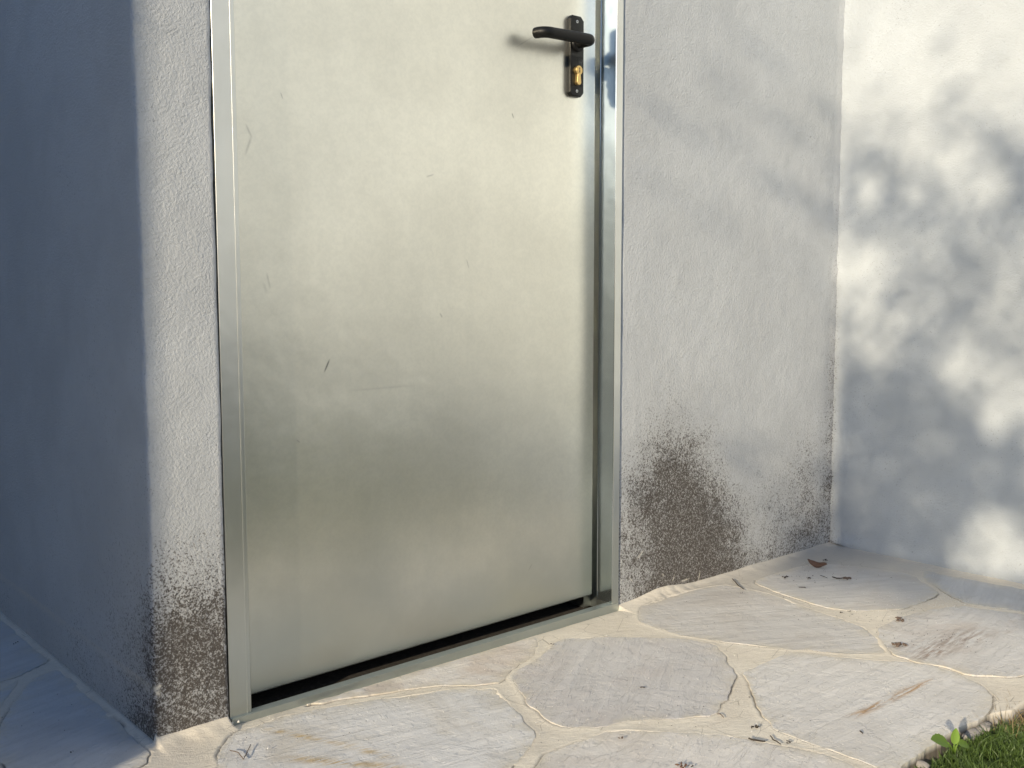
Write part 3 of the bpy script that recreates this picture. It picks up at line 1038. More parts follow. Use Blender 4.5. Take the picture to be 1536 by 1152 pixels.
# euro profile cylinder
cz, cyy = zk(0.9700), YD - 0.0155
prof = []
for k in range(0, 25):
    a = math.radians(-63 + (306) * k / 24)
    prof.append((PX + 0.0080 * math.cos(a), cz + 0.0080 * math.sin(a)))
for k in range(0, 9):
    a = math.pi + math.pi * k / 8
    prof.append((PX + 0.0048 * math.cos(a), cz - 0.0205 + 0.0048 * math.sin(a)))
v = prism_y(prof, cyy, YP + 0.001, 0.0004)
mesh('lock_cylinder', v[0], v[1], M_BRASS, door)
v = tube([(PX, cyy + 0.0001, cz), (PX, cyy - 0.0006, cz)], [0.0057, 0.0055], 24)
cyl = mesh('cylinder_core', v[0], v[1], M_BRASS, door)
mesh('keyhole', *prism_y([(PX - 0.0011, cz - 0.0042), (PX + 0.0011, cz - 0.0042), (PX + 0.0016, cz - 0.001), (PX + 0.0006, cz + 0.001), (PX + 0.0014, cz + 0.0042), (PX - 0.001, cz + 0.0042), (PX - 0.0004, cz)], cyy - 0.0009, cyy, 0.0001), M_CRUMB, door)
for zz in (zk(1.0525), zk(0.9352)):
    v = tube([(PX, YP + 0.001, zz), (PX, YP - 0.0005, zz), (PX, YP - 0.0009, zz)], [0.0026, 0.0026, 0.0016], 16)
    sc = mesh('screw', v[0], v[1], M_STEEL, door)
    mesh('screw_slot', *join(box(PX - 0.0014, PX + 0.0014, YP - 0.0011, YP - 0.0006, zz - 0.0003, zz + 0.0003), box(PX - 0.0003, PX + 0.0003, YP - 0.00105, YP - 0.0006, zz - 0.0014, zz + 0.0014)), M_CRUMB, door)
# raised rib round the cylinder and the moulded approval mark
rib = join(box(PX - 0.0128, PX - 0.0120, YP - 0.0004, YP + 0.001, zk(0.9420), zk(0.9850)), box(PX - 0.0120, PX + 0.0125, YP - 0.0004, YP + 0.001, zk(0.9420), zk(0.9428)),
           box(PX - 0.0120, PX + 0.0125, YP - 0.0004, YP + 0.001, zk(0.9930), zk(0.9938)), box(PX + 0.0117, PX + 0.0125, YP - 0.0004, YP + 0.001, zk(0.9938), zk(1.0)))
mesh('moulded_rib', rib[0], rib[1], M_BLACK, door)


def arc_bar(cx, cz_, r0, a0, a1, wd=0.0005, n=8):
    parts = []
    V, F = [], []
    for k in range(n + 1):
        a = math.radians(a0 + (a1 - a0) * k / n)
        for rr in (r0 - wd / 2, r0 + wd / 2):
            for yy in (YP - 0.0003, YP + 0.0005):
                V.append((cx + rr * math.cos(a), yy, cz_ + rr * math.sin(a)))
    for k in range(n):
        b = k * 4
        F += [(b, b + 4, b + 6, b + 2), (b, b + 1, b + 5, b + 4), (b + 2, b + 6, b + 7, b + 3)]
    return V, F


mk = join(arc_bar(PX - 0.002, zk(0.9885), 0.002, 80, 280), arc_bar(PX + 0.0032, zk(0.9885), 0.002, 80, 280), box(PX + 0.0012, PX + 0.0026, YP - 0.0003, YP + 0.0005, zk(0.98825), zk(0.98875)))
mesh('moulded_mark', mk[0], mk[1], M_BLACK, door)

# ------------------------------------------------------------------ the white wall on the right
ww = empty('white_wall', (XR, -2.5, 0))
meta(ww, 'white rendered wall standing at a right angle to the shed, dappled with leaf shadow', 'wall')
ys = dens(2.1, 0.05, 0.15) + dens(0.03, -0.62, 0.006) + dens(-0.65, -6.5, 0.06)
zs2 = dens(0.0, 1.25, 0.0065) + dens(1.3, 2.9, 0.08)
P = np.array([(XR, y) for y in ys])
Vw, Fw = sweep(P, zs2, 0.0012, 9.0)
# rough lower edge hanging a little above the paving, with a swollen lip
base = 0.003 + 0.0022 * fbm(Vw[:, 1] * 28, 0 * Vw[:, 1] + 4, o=4) + 0.006 * np.exp(-((Vw[:, 1] + 0.01) / 0.025) ** 2)
Vw[:, 2] += base * np.exp(-Vw[:, 2] / 0.02)
lip = 0.0030 * np.exp(-((Vw[:, 2] - 0.014) / 0.011) ** 2) * (0.6 + 0.6 * fbm(Vw[:, 1] * 18, Vw[:, 2] * 0, o=3)) * np.exp(-np.abs(Vw[:, 1] + 0.03) / 0.10)
Vw[:, 0] -= np.maximum(lip, 0) + 0.0022 * np.exp(-((Vw[:, 2] - 0.012) / 0.008) ** 2)
# uneven joint with the shed: the paint creeps round the corner
cr = np.abs(Vw[:, 1]) < 0.012
Vw[cr, 0] -= 0.0016 * (0.5 + fbm(Vw[cr, 2] * 35, Vw[cr, 2] * 0 + 2, o=4))
o = mesh_np('wall_face', Vw, Fw, M_WHITE, ww, smooth=True)
o.location = -ww.location
o = mesh('wall_core', *box(XR + 0.004, XR + 0.2, -6.5, 2.1, -0.04, 2.895), M_WHITE, ww)
o.location = -ww.location
o = mesh('coping', *box(XR - 0.03, XR + 0.23, -6.53, 2.13, 2.897, 2.95), M_WHITE, ww)
o.location = -ww.location

# ------------------------------------------------------------------ the lawn
def blades(n, area, hmin, hmax, wmin, wmax, fn=None, lean=1.1):
    x = rng.uniform(area[0], area[1], n); y = rng.uniform(area[2], area[3], n)
    if fn is not None:
        k = rng.random(n) < fn(x, y); x, y = x[k], y[k]; n = len(x)
    h = rng.uniform(hmin, hmax, n) * (0.8 + 0.35 * fbm(x * 30, y * 30, o=2)); wd = rng.uniform(wmin, wmax, n)
    th = rng.uniform(0, 2 * math.pi, n); tw = rng.uniform(0, 2 * math.pi, n)
    ln = rng.uniform(0.05, lean, n) * h
    z0 = -0.028
    px, py = np.cos(tw) * wd / 2, np.sin(tw) * wd / 2
    dx, dy = np.cos(th) * ln, np.sin(th) * ln
    V = np.empty((n, 7, 3))
    for k, (t, wv) in enumerate(((0, 1.0), (0.45, 0.95), (0.8, 0.6))):
        cx, cy, czz = x + dx * t ** 2, y + dy * t ** 2, z0 + h * t * (1 - 0.12 * t)
        V[:, 2 * k] = np.c_[cx - px * wv, cy - py * wv, czz]
        V[:, 2 * k + 1] = np.c_[cx + px * wv, cy + py * wv, czz]
    V[:, 6] = np.c_[x + dx, y + dy, z0 + h * 0.9]
    b = (np.arange(n) * 7)[:, None]
    F = np.vstack([b + np.array([[0, 1, 3]]), b + np.array([[0, 3, 2]]), b + np.array([[2, 3, 5]]), b + np.array([[2, 5, 4]]), b + np.array([[4, 5, 6]])])
    tint = np.repeat(np.clip(rng.normal(0.45, 0.27, n), 0, 1), 7)
    tint = np.clip(tint + np.tile([-.25, -.25, 0, 0, .1, .1, .2], n), 0, 1)
    return V.reshape(-1, 3), F, tint


def edge_line(x): return EDGE - 0.004 + edge_wob(x)


EXN = XL - 1.5
lawn = [blades(42000, (0.48, 1.30, -1.02, -0.655), 0.018, 0.032, 0.0009, 0.0019, lambda x, y: (y < edge_line(x) - 0.014 * (rng.random(len(x)) ** 2) - 0.002) * np.clip((x - 0.50) * 8 + 0.1, 0.25, 1) * 1.0),
        blades(90000, (-2.6, 1.49, -3.0, 1.4), 0.030, 0.050, 0.002, 0.0035, lambda x, y: np.where(((y > -0.70) & (x > -0.96)) | ((x > .48) & (x < 1.3) & (y > -1.02)) | (x < EXN) & (y > -0.6), 0.0, np.clip(1.3 + (y + 1) * 0.4, 0.25, 1))),
        blades(50000, (-4.0, 1.49, -6.5, -3.0), 0.035, 0.055, 0.006, 0.010)]
Vs, Fs, Ts, n = [], [], [], 0
for v, f, t in lawn:
    Vs.append(v); Fs.append(f + n); Ts.append(t); n += len(v)
o = mesh_np('lawn_grass', np.vstack(Vs), np.vstack(Fs), M_GRASS)
fattr(o, 'tint', np.concatenate(Ts))
meta(o, 'short dense green lawn grass beyond the paving edge', 'grass', kind='stuff')
v, f, t = blades(900, (0.80, 1.10, -0.72, -0.675), 0.030, 0.052, 0.0008, 0.0015, lambda x, y: 0.25 + 0.75 * np.exp(-((x - 0.90) / 0.04) ** 2), lean=1.4)
o = mesh_np('dry_grass', v, f, M_STRAW)
fattr(o, 'tint', t)
meta(o, 'thin straw-coloured grass stalks along the edge of the stones', 'dry grass', kind='stuff')


# ------------------------------------------------------------------ pebbles, weed and litter
def rock(c, s, seed, flat=0.7, name='pebble', mat=M_PEB, sub=2):
    import bmesh
    bm = bmesh.new()
    bmesh.ops.create_icosphere(bm, subdivisions=sub, radius=1)
    A = np.array([tuple(v.co) for v in bm.verts])
    d = 1 + 0.35 * fbm(A[:, 0] * 1.3 + seed, A[:, 1] * 1.3, A[:, 2] * 1.3, 2)
    A = A * d[:, None] * np.array(s)
    Fc = [tuple(v.index for v in f.verts) for f in bm.faces]
    bm.free()
    o = mesh(name, A, Fc, mat)
    o.location = c
    o.rotation_euler = (0, 0, seed)
    return o


peb = [(1428, 1091, .013, 'largest broken grey pebble lying against the edge of the rust-streaked stone'), (1436, 1100, .009, 'small pale pebble just in front of the largest pebble'),
       (1449, 1084, .012, 'grey pebble on the paving edge to the right of the largest pebble'), (1459, 1093, .010, 'whitish pebble half sunk in the grass beyond the weed'),
       (1472, 1088, .011, 'dark pebble under the dry grass at the end of the pebble row'), (1378, 1146, .010, 'grey pebble in the grass at the bottom edge of the picture'),
       (1492, 1080, .009, 'rightmost small pebble beneath the brown dry stalks')]
for i, (a, b, s, lb) in enumerate(peb):
    p = at(a, b, 2, -0.012)
    o = rock((p[0], min(p[1], EDGE - 0.004), -0.012), (s, s * .7, s * .62), i * 2.3, mat=M_PEB)
    meta(o, lb, 'pebble', 'pebbles along the paving edge')

# weed seedling: three leaves on stalks
wb = at(1431, 1124, 1, -0.708)
weed = empty('weed_seedling', (wb[0], wb[1], -0.035))
meta(weed, 'small bright green weed with three leaves growing at the paving edge', 'weed')


def leaf(base, tip, width, up, droop, name, toothed=True):
    B, T = Vector(base), Vector(tip)
    ax = T - B; L = ax.length; ax.normalize()
    sd_ = ax.cross(Vector(up)).normalized(); nn = sd_.cross(ax)
    V, F = [], []
    n = 10
    for k in range(n + 1):
        t = k / n
        wv = width * (math.sin(math.pi * min(1, t ** 0.8)) ** 0.7 if 0 < t < 1 else 0.04)
        if toothed and 0.2 < t < 1 and k % 2: wv *= 0.90
        for j, s in enumerate((-1, -0.5, 0, 0.5, 1)):
            p = B + ax * L * t + sd_ * wv / 2 * s + nn * (abs(s) * wv * 0.12 - droop * L * t * t)
            V.append(p)
    for k in range(n):
        for j in range(4):
            a = k * 5 + j
            F.append((a, a + 1, a + 6, a + 5))
    o = mesh(name, V, F, M_WEED, weed, smooth=True)
    o.location = -weed.location
    fattr(o, 'tint', np.full(len(V), 0.5) + 0.3 * np.array([abs((i % 5) - 2) / 2 for i in range(len(V))]))
    return o


def wp(px, py, y): return at(px, py, 1, y)


y0 = wb[1]
leaf(wp(1422, 1114, y0 + .002), wp(1396, 1109, y0 - .004), 0.0185, (-0.7, -0.5, 0.7), 0.0, 'leaf')
leaf(wp(1431, 1117, y0), wp(1432, 1092, y0 + .004), 0.0125, (-0.6, -0.9, 0.1), -0.15, 'leaf', False)
leaf(wp(1436, 1115, y0), wp(1459, 1117, y0 - .001), 0.0115, (-0.5, -0.6, 0.7), 0.12, 'leaf', False)
b0 = Vector(wp(1431, 1131, y0 + 0.003))
for q in ((1422, 1114), (1431, 1117), (1437, 1115)):
    e = Vector(wp(*q, y0))
    v = tube([b0, b0.lerp(e, 0.5) + Vector((0, 0, .002)), e], [0.0011, 0.0009, 0.0007], 8)
    o = mesh('stalk', v[0], v[1], M_WEED, weed, smooth=True); o.location = -weed.location
    fattr(o, 'tint', np.full(len(v[0]), 0.3))

ZT = 0.0035


def on(px, py, z=ZT):
    p = at(px, py, 2, z)
    return Vector((p[0], p[1], z))


# dry curled leaf
A, B = on(1211, 843, 0.010), on(1241, 848, 0.010)
V, F = [], []
n = 14
ax = (B - A)
sdv = Vector((ax.y, -ax.x, 0)).normalized()
if sdv.dot(Vector((CAM[0], CAM[1], 0)) - Vector((A.x, A.y, 0))) < 0: sdv = -sdv
for k in range(n + 1):
    t = k / n
    wv = 0.012 * (math.sin(math.pi * t) ** 0.6 if 0 < t < 1 else 0.03)
    sag = -0.0035 * math.sin(math.pi * t) + 0.005 * (t < 0.15) * (0.15 - t) / .15
    for j, s in enumerate((-1, -0.4, 0.4, 1)):
        V.append(A + ax * t + sdv * wv * 0.4 * s + Vector((0, 0, sag + wv * (-0.42 * s) + 0.002)) + Vector((0, 0, 0.0012 * math.sin(9 * t))))
for k in range(n):
    for j in range(3):
        a = k * 4 + j; F.append((a, a + 1, a + 5, a + 4))
o = mesh('dry_leaf', V, F, M_DRY, smooth=True)
meta(o, 'curled reddish brown dry leaf near the inner corner of the paving', 'leaf')
sol = o.modifiers.new('thick', 'SOLIDIFY'); sol.thickness = 0.0004


def stick(name, pts, r, label, cat, group, mat=M_CRUMB, z=ZT):
    P = [on(a, b, z + r) for a, b in pts]
    Q = []
    for p, q in zip(P[:-1], P[1:]):
        for k in range(3): Q.append(p.lerp(q, k / 3) + Vector((random.uniform(-1, 1), random.uniform(-1, 1), abs(random.gauss(0, .6)))) * r * 0.7)
    Q.append(P[-1])
    rr = [r * (1 - 0.5 * abs(i / (len(Q) - 1) - 0.4)) for i in range(len(Q))]
    v = tube(Q, rr, 7)
    o = mesh(name, v[0], v[1], mat, smooth=True)
    return meta(o, label, cat, group)


G1 = 'twigs lying on the paving'
stick('twig', [(1098, 868), (1105, 876), (1116, 884)], 0.0011, 'thin dark twig leaning out from the foot of the mouldy wall', 'twig', G1)
stick('twig', [(1123, 1109), (1135, 1111), (1148, 1112)], 0.0013, 'straight dark twig lying level on the mortar in front of the rust-streaked stone', 'twig', G1)
stick('twig', [(1155, 1104), (1162, 1111), (1171, 1116)], 0.0009, 'thin slanting twig just right of the level dark twig', 'twig', G1)
stick('twig', [(345, 1125), (357, 1129), (365, 1139), (371, 1128), (376, 1117)], 0.0007, 'hair-thin V-shaped stalk on the pale stone below the door frame', 'twig', G1, M_CHAFF)
stick('twig', [(1249, 866), (1258, 868), (1266, 867)], 0.0014, 'dark end piece of stalk beside the chaff near the dry leaf', 'twig', G1)
stick('twig', [(1230, 863), (1236, 865), (1241, 867)], 0.0007, 'tiny dark stalk below the dry leaf', 'twig', G1)
stick('twig', [(1198, 881), (1205, 881), (1209, 882)], 0.0009, 'short dark stalk below the row of dark crumbs', 'twig', G1)
stick('twig', [(960, 1031), (968, 1031)], 0.0009, 'very short dark stalk at the right side of the mauve grey stone', 'twig', G1)
stick('twig', [(1076, 1071), (1080, 1071), (1085, 1076)], 0.0008, 'small bent stalk on the cream mortar right of the mauve grey stone', 'twig', G1, M_CHAFF)
stick('twig', [(1290, 1097), (1294, 1100)], 0.0010, 'small dark fleck on the lower part of the rust-streaked stone', 'twig', G1)
o = stick('seed_husk', [(1264, 867), (1270, 868), (1277, 868)], 0.0028, 'brown crumbly husk lying right of the dry leaf', 'husk', None, M_CHAFF)

G2 = 'brown chaff on the paving'


def clump(px, py, r, n, mat, label, cat, group, name, sx=2.0):
    parts = []
    c = on(px, py)
    for k in range(n):
        a = random.uniform(0, 6.28); d = r * random.random() ** 0.6
        p = c + Vector((math.cos(a) * d * 1.2, math.sin(a) * d, 0.0004 + random.random() * r * 0.35))
        a2 = random.uniform(0, 6.28)
        L = r * random.uniform(0.4, 1.1)
        dv = Vector((math.cos(a2), math.sin(a2), random.uniform(-.15, .25))) * L / 2
        parts.append(tube([p - dv, p, p + dv], [r * 0.10, r * 0.22, r * 0.08], 6))
    v = join(*parts)
    o = mesh(name, v[0], v[1], mat, smooth=True)
    return meta(o, label, cat, group)


clump(1350, 930, 0.0085, 9, M_CHAFF, 'forked brown chaff on the lit stone below the white wall', 'chaff', G2, 'chaff')
clump(1349, 968, 0.010, 14, M_CHAFF, 'loose brown chaff heap on the stone with the brown patch', 'chaff', G2, 'chaff')
clump(1022, 1150, 0.006, 8, M_DRY, 'reddish chaff at the bottom edge of the picture', 'chaff', G2, 'chaff')
G3 = 'dark crumbs of soil on the paving'
cr_ = [(1178, 866, .0075, 7, 'dark insect-like crumb nearest the mouldy wall'), (1191, 871, .003, 3, 'round dark crumb between the two dark heaps'),
       (1214, 868, .006, 8, 'elongated dark heap of crumbs below the dry leaf'), (1220, 864, .003, 3, 'small dark crumb above the elongated heap'),
       (1239, 841, .0065, 8, 'black crumb behind the dry leaf, in the corner'), (1261, 919, .005, 5, 'round black crumb on the joint left of the lit patch'),
       (1274, 917, .004, 4, 'small dark crumb right of the round black crumb'), (1278, 922, .003, 3, 'sliver of dark soil below the round black crumb'),
       (1112, 890, .004, 4, 'dark crumb on the stone below the mouldy wall'), (1132, 1092, .0065, 8, 'dark jagged crumb on the mortar above the two twigs'),
       (1184, 1114, .005, 6, 'round dark seed on the mortar right of the two twigs'), (1125, 1047, .003, 3, 'small dark crumb on the mortar between the two large stones'),
       (932, 1107, .005, 5, 'brown-black crumb on the cream front stone'), (1036, 1150, .0045, 5, 'small dark crumb at the bottom edge of the picture'),
       (24, 965, .006, 4, 'dark crumb on the shaded stone left of the shed corner'), (108, 1128, .003, 3, 'tiny crumb on the shaded stone near the bottom left'),
       (1337, 867, .003, 3, 'dark crumb on the stone near the white wall'), (1211, 923, .003, 3, 'dark crumb on the pale stone in front of the corner stone'),
       (828, 967, .004, 4, 'dark crumb at the corner of the mauve grey stone beside the threshold'), (905, 967, .002, 3, 'tiny dark crumb on the top edge of the mauve grey stone')]
for a, b, r_, k, lb in cr_:
    clump(a, b, r_ * 0.75, k, M_CHAFF if 'brown' in lb else M_CRUMB, lb, 'crumb', G3, 'soil_crumb')

# fine grit nobody could count
tet = np.array([(1, 0, -.5), (-.5, .87, -.5), (-.5, -.87, -.5), (0, 0, .9)]) * 0.8
tf = np.array([(0, 2, 1), (0, 1, 3), (1, 2, 3), (2, 0, 3)])


def grit(pts, sizes):
    V, F = [], []
    for i, (p, s) in enumerate(zip(pts, sizes)):
        a = random.uniform(0, 6.28); R = np.array([[math.cos(a), -math.sin(a), 0], [math.sin(a), math.cos(a), 0], [0, 0, 1]])
        V.append(tet @ R.T * s + np.array(p)); F.append(tf + 4 * i)
    return np.vstack(V), np.vstack(F)


pts, sz = [], []
for cx, cy, rx, ry, n in ((1410, 903, 45, 12, 110), (1205, 858, 25, 14, 26), (1350, 900, 120, 40, 80), (900, 1050, 420, 90, 90), (1300, 1040, 160, 60, 50), (400, 1075, 60, 14, 10)):
    for _ in range(n):
        p = on(cx + random.gauss(0, 0.5) * rx, cy + random.gauss(0, 0.5) * ry, 0.0042)
        if EDGE + .01 < p.y < -0.01 and p.x < XR - 0.01: pts.append(p); sz.append(random.uniform(.0005, .0014))
for p, s in (((358, 1082), .0032), ((349, 1084), .002), ((402, 1122), .002), ((910, 953), .0018), ((1240, 841), .002)):
    pts.append(on(*p, 0.004)); sz.append(s)
v, f = grit(pts, sz)
meta(mesh_np('white_grit', v, f, M_GRITW), 'scattered fine white grit on the paving stones', 'grit', kind='stuff')
pts, sz = [], []
for cx, cy, rx, ry, n in ((1220, 865, 60, 18, 60), (1300, 930, 90, 30, 60), (1420, 960, 80, 20, 70), (1150, 920, 150, 30, 40), (1000, 1060, 350, 80, 60), (450, 1090, 200, 40, 20), (60, 1060, 90, 60, 14)):
    for _ in range(n):
        p = on(cx + random.gauss(0, 0.5) * rx, cy + random.gauss(0, 0.5) * ry, 0.0040)
        if EDGE + .01 < p.y and p.x < XR - 0.01 and (p.y < -0.01 or p.x < XL - .01): pts.append(p); sz.append(random.uniform(.0004, .0012))
v, f = grit(pts, sz)
meta(mesh_np('dark_grit', v, f, M_CRUMB), 'scattered fine dark grit on the paving stones', 'grit', kind='stuff')

# ------------------------------------------------------------------ what throws the shade: a tree and an added wall, both out of view
GXs = [1260, 1300, 1340, 1380, 1420, 1460, 1500, 1540]
TAB = [[0, 0, 0, 0, 0, 0, 0, 0], [.05, .25, .05, .05, .2, .05, 0, 0], [.4, .05, 0, .05, .3, .25, .1, 0], [.2, .05, .15, 0, .6, .15, .2, .05],
       [.1, .15, .1, .05, .6, .3, .45, .3], [.2, .5, .7, .15, .7, .9, .6, .75], [.15, .75, .8, .2, .15, .15, .8, .95], [.4, .5, .8, .6, .35, .3, .85, .95],
       [.9, .4, .7, .7, .9, .85, .75, .9], [.25, .85, .4, .6, .9, .85, .75, .75], [.0, .0, .7, .55, .5, .9, .7, .5], [.0, .2, .8, .65, .6, .9, .5, .4],
       [.85, .4, .4, .7, .6, .8, .2, .25], [.9, .5, .8, .8, .8, .35, .85, .6], [.95, .85, .9, .95, .6, .5, .75, .1], [1, 1, 1, 1, .9, .65, .1, .1],
       [1, 1, 1, 1, 1, .95, .5, .85], [1] * 8, [1] * 8, [1, 1, 1, 1, 1, .85, .85, 1], [1, 1, 1, 1, 1, .7, .35, .7], [1, 1, 1, 1, 1, .35, .0, .15], [1, 1, 1, 1, 1, .5, .0, .2]]
TAB = np.array(TAB)
TAB[:6] *= 0.85
TAB[6:8] = 0.15 + 0.85 * TAB[6:8]
TAB[8:17] = 0.32 + 0.68 * TAB[8:17]        # half shade between the boughs
TAB[10, :2] = 0.0; TAB[11, 0] = 0.05; TAB[9, 0] = 0.25


def mirrored(px, py):
    """where on the white wall the door leaf shows, for a photograph pixel"""
    D = at(px, py, 1, 0.038); v = D - CAM; v[1] *= -1
    Q = D + v * (XR - D[0]) / v[0]
    return Q[1], Q[2]


BOUGHS = [(*mirrored(490, 215), 0.28, 0.16, 0.65), (*mirrored(555, 500), 0.16, 0.14, 0.5),
          (*mirrored(850, 470), 0.10, 0.10, 0.4)]


def shade(a, b):
    """how much of the sun the crown takes from the ray that reaches the white wall plane at (y=a, z=b)"""
    P = np.c_[np.full(len(a), XR), a, b]
    px, py = to_px(P)
    u = np.clip((px - 1260) / 40, 0, 6.999); v_ = np.clip(py / 40, 0, 21.999)
    i, j = u.astype(int), v_.astype(int); fu, fv = u - i, v_ - j
    t = TAB[j, i] * (1 - fu) * (1 - fv) + TAB[j, i + 1] * fu * (1 - fv) + TAB[j + 1, i] * (1 - fu) * fv + TAB[j + 1, i + 1] * fu * fv
    # further along the wall: a ragged crown above a dark skirt
    nz = 0.5 + 0.95 * fbm(a * 5.5, b * 5.5, o=3)
    far = np.clip(nz * 1.5 - 0.35 - np.clip((b - 0.5) * 0.5, -0.1, 0.6), 0, 1)
    low = np.clip((0.25 + 0.06 * fbm(a * 3, 0 * a, o=2) - b) / 0.12, 0, 1)
    far = np.maximum(far, low * (1 - 0.75 * (fbm(a * 6 + 4, b * 6, o=2) > 0.42)))
    k = np.clip((-0.42 - a) / 0.08, 0, 1)
    d = t * (1 - k) + far * k
    # above the picture: thin
    d = np.where((b > 1.15) & (a > -0.45), 0.12 * nz, d)
    d = np.where((a < -0.6) & (b > 0.33 + 0.10 * fbm(a * 4, b * 4, o=2))
                 , 0.03, d)
    # a few denser boughs further along the wall
    for (cx, cy, rx, ry, am) in BOUGHS:
        d = np.where(a < -0.5, np.maximum(d, am * np.exp(-((a - cx) / rx) ** 2 - ((b - cy) / ry) ** 2)), d)
    # in front of the shed wall: soft streaks only near the corner
    st = (0.46 * np.exp(-((b - 0.742) / 0.042) ** 2) + 0.40 * np.exp(-((b - 0.87) / 0.028) ** 2) + 0.42 * np.exp(-((b - 0.975) / 0.026) ** 2)
          + 0.30 * np.exp(-((b - 0.60) / 0.03) ** 2) + 0.5 * np.clip((0.28 - b) / 0.25, 0, 1)) * np.clip(1.25 - a / 0.26, 0, 1)
    d = np.where(a > 0, st, d)
    # the ground: shade only right beside the corner
    gd = np.clip((b + 0.100 + 0.06 * np.clip(a + .2, -1, .2)) / 0.03, 0, 1) * np.clip(1 - (a - 0.02) / 0.12, 0, 1)
    d = np.where(b < 0, np.minimum(gd, 1), d)
    return np.clip((d - 0.5) * 1.08 + 0.5, 0, 0.985)


sp = 0.012
ya, zb_ = np.meshgrid(np.arange(-3.6, 0.45, sp), np.arange(-0.16, 2.3, sp))
ya, zb_ = ya.ravel(), zb_.ravel()
D = shade(ya, zb_)
LS = 0.026
lam = -np.log(1 - D) * sp * sp / (LS * LS * 0.42)
cnt = rng.poisson(lam)
ya, zb_ = np.repeat(ya, cnt), np.repeat(zb_, cnt)
n = len(ya)
t = rng.uniform(5.2, 7.0, n)
ya = ya + rng.uniform(-.5, .5, n) * sp; zb_ = zb_ + rng.uniform(-.5, .5, n) * sp
C3 = np.c_[XR - t, ya - KY * t, zb_ + KZ * t]
nrm = rng.normal(size=(n, 3)) + np.array([-0.9, -0.3, 0.4]); nrm /= np.linalg.norm(nrm, axis=1, keepdims=True)
ref = rng.normal(size=(n, 3))
uu = np.cross(nrm, ref); uu /= np.linalg.norm(uu, axis=1, keepdims=True)
vv = np.cross(nrm, uu)
LN = (rng.uniform(0.8, 1.2, n) * LS)[:, None]
V = np.stack([C3 - uu * LN * .62, C3 + vv * LN * .36, C3 + uu * LN * .62, C3 - vv * LN * .36], 1).reshape(-1, 3)
F = np.arange(4 * n).reshape(-1, 4)
tree = empty('shade_tree', (-4.65, -3.6, -0.04))
meta(tree, 'leafy garden tree whose crown dapples the white wall with shadow', 'tree')
o = mesh_np('crown', V, F, M_LEAF, tree); o.location = -tree.location
fattr(o, 'tint', np.repeat(rng.random(n), 4)); meta(o, kind='stuff')
v = tube([(-4.65, -3.6, -0.1), (-4.63, -3.58, 0.5), (-4.6, -3.6, 1.2), (-4.55, -3.7, 1.9), (-4.5, -3.8, 2.8)], [0.13, 0.10, 0.085, 0.06, 0.02], 14)
o = mesh('trunk', v[0], v[1], M_BARK, tree, smooth=True); o.location = -tree.location

# unseen wall and leaves added on the left to shade the shed's side
q = 1.5
EX, EY = XL - q, -0.006 - KY * q
nb_ = empty('shade_wall', (EX, 1.0, 0))
meta(nb_, 'unseen rendered wall added left of the shed to shade its side face', 'wall')
o = mesh('wall_core', *box(EX - 0.25, EX, EY, 5.0, -0.05, 1.46), M_SHADE_WALL, nb_); o.location = -nb_.location
n = 9000
hx = rng.uniform(EX - 0.22, EX + 0.02, n); hy = EY + 0.03 + rng.random(n) ** 1.2 * 5.4; hz = 1.37 + rng.random(n) ** 1.3 * 0.55
k = ~((hz - 1.37 < 0.05 + 0.05 * fbm(hy * 12, hz * 0, o=2)) & (hy > EY + 0.10) & (hy < EY + 0.24))
hx, hy, hz = hx[k], hy[k], hz[k]; n = len(hx)
C3 = np.c_[hx, hy, hz]
nrm = rng.normal(size=(n, 3)); nrm /= np.linalg.norm(nrm, axis=1, keepdims=True)
uu = np.cross(nrm, rng.normal(size=(n, 3))); uu /= np.linalg.norm(uu, axis=1, keepdims=True); vv = np.cross(nrm, uu)
LN = rng.uniform(0.03, 0.055, n)[:, None]
V = np.stack([C3 - uu * LN, C3 + vv * LN * .6, C3 + uu * LN, C3 - vv * LN * .6], 1).reshape(-1, 3)
hedge = empty('hedge', (EX - 0.1, 1.5, 1.33))
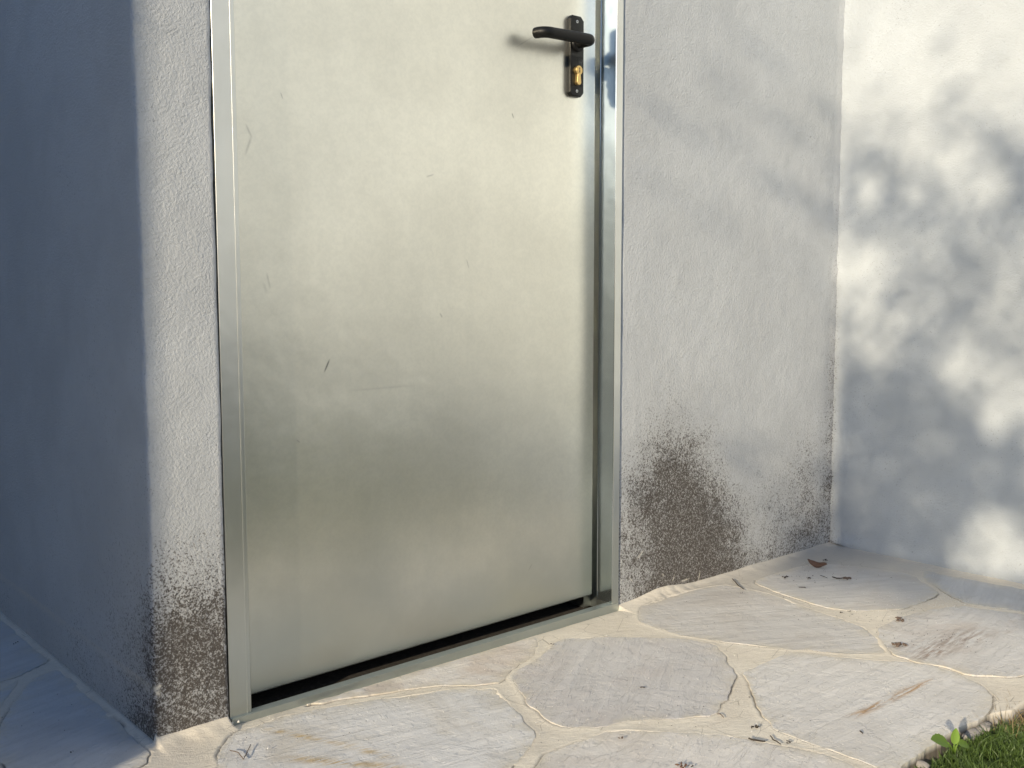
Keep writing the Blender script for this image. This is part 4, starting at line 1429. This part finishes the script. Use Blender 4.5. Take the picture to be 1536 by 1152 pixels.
meta(hedge, 'unseen green hedge added over the shading wall to block sun and sky', 'hedge')
o = mesh_np('foliage', V, np.arange(4 * n).reshape(-1, 4), M_LEAF, hedge); o.location = -hedge.location
fattr(o, 'tint', np.repeat(rng.random(n), 4)); meta(o, kind='stuff')

# unseen hedge added beyond the lawn to darken what the jamb reflects
A0, A1 = np.array([-9.5, -2.6]), np.array([1.2, -8.6])
dv = A1 - A0; Lh = np.linalg.norm(dv); dv /= Lh; nv = np.array([-dv[1], dv[0]])
gh = empty('added_hedge', ((A0[0] + A1[0]) / 2, (A0[1] + A1[1]) / 2, 0)); gh.location.z = -0.04
meta(gh, 'unseen long dark green hedge added beyond the lawn to darken reflections', 'hedge')
n = 16000
u = rng.random(n) * Lh; face = rng.random(n)
wv_ = np.where(face < 0.75, 0.38 + 0.06 * rng.normal(size=n), rng.uniform(-.4, .4, n)); hh = 1.75 + 0.12 * fbm(u * 1.5, 0 * u, o=3)
zz = np.where(face < 0.75, rng.random(n) * hh, hh + 0.04 * rng.normal(size=n))
C2 = A0 + dv * u[:, None] + nv * wv_[:, None]
C3 = np.c_[C2, zz]
nrm = rng.normal(size=(n, 3)); nrm /= np.linalg.norm(nrm, axis=1, keepdims=True)
uu = np.cross(nrm, rng.normal(size=(n, 3))); uu /= np.linalg.norm(uu, axis=1, keepdims=True); vv = np.cross(nrm, uu)
LN = rng.uniform(0.06, 0.10, n)[:, None]
V = np.stack([C3 - uu * LN, C3 + vv * LN * .6, C3 + uu * LN, C3 - vv * LN * .6], 1).reshape(-1, 3)
o = mesh_np('foliage', V, np.arange(4 * n).reshape(-1, 4), M_LEAF, gh); o.location = -gh.location
fattr(o, 'tint', np.repeat(rng.random(n), 4)); meta(o, kind='stuff')
cs = [A0 - nv * .3, A1 - nv * .3, A1 + nv * .3, A0 + nv * .3]
o = mesh('dark_core', *prism_z([tuple(c) for c in cs], -0.05, 1.6), M_BARK, gh); o.location = -gh.location  # solid dark box that keeps the added hedge opaque
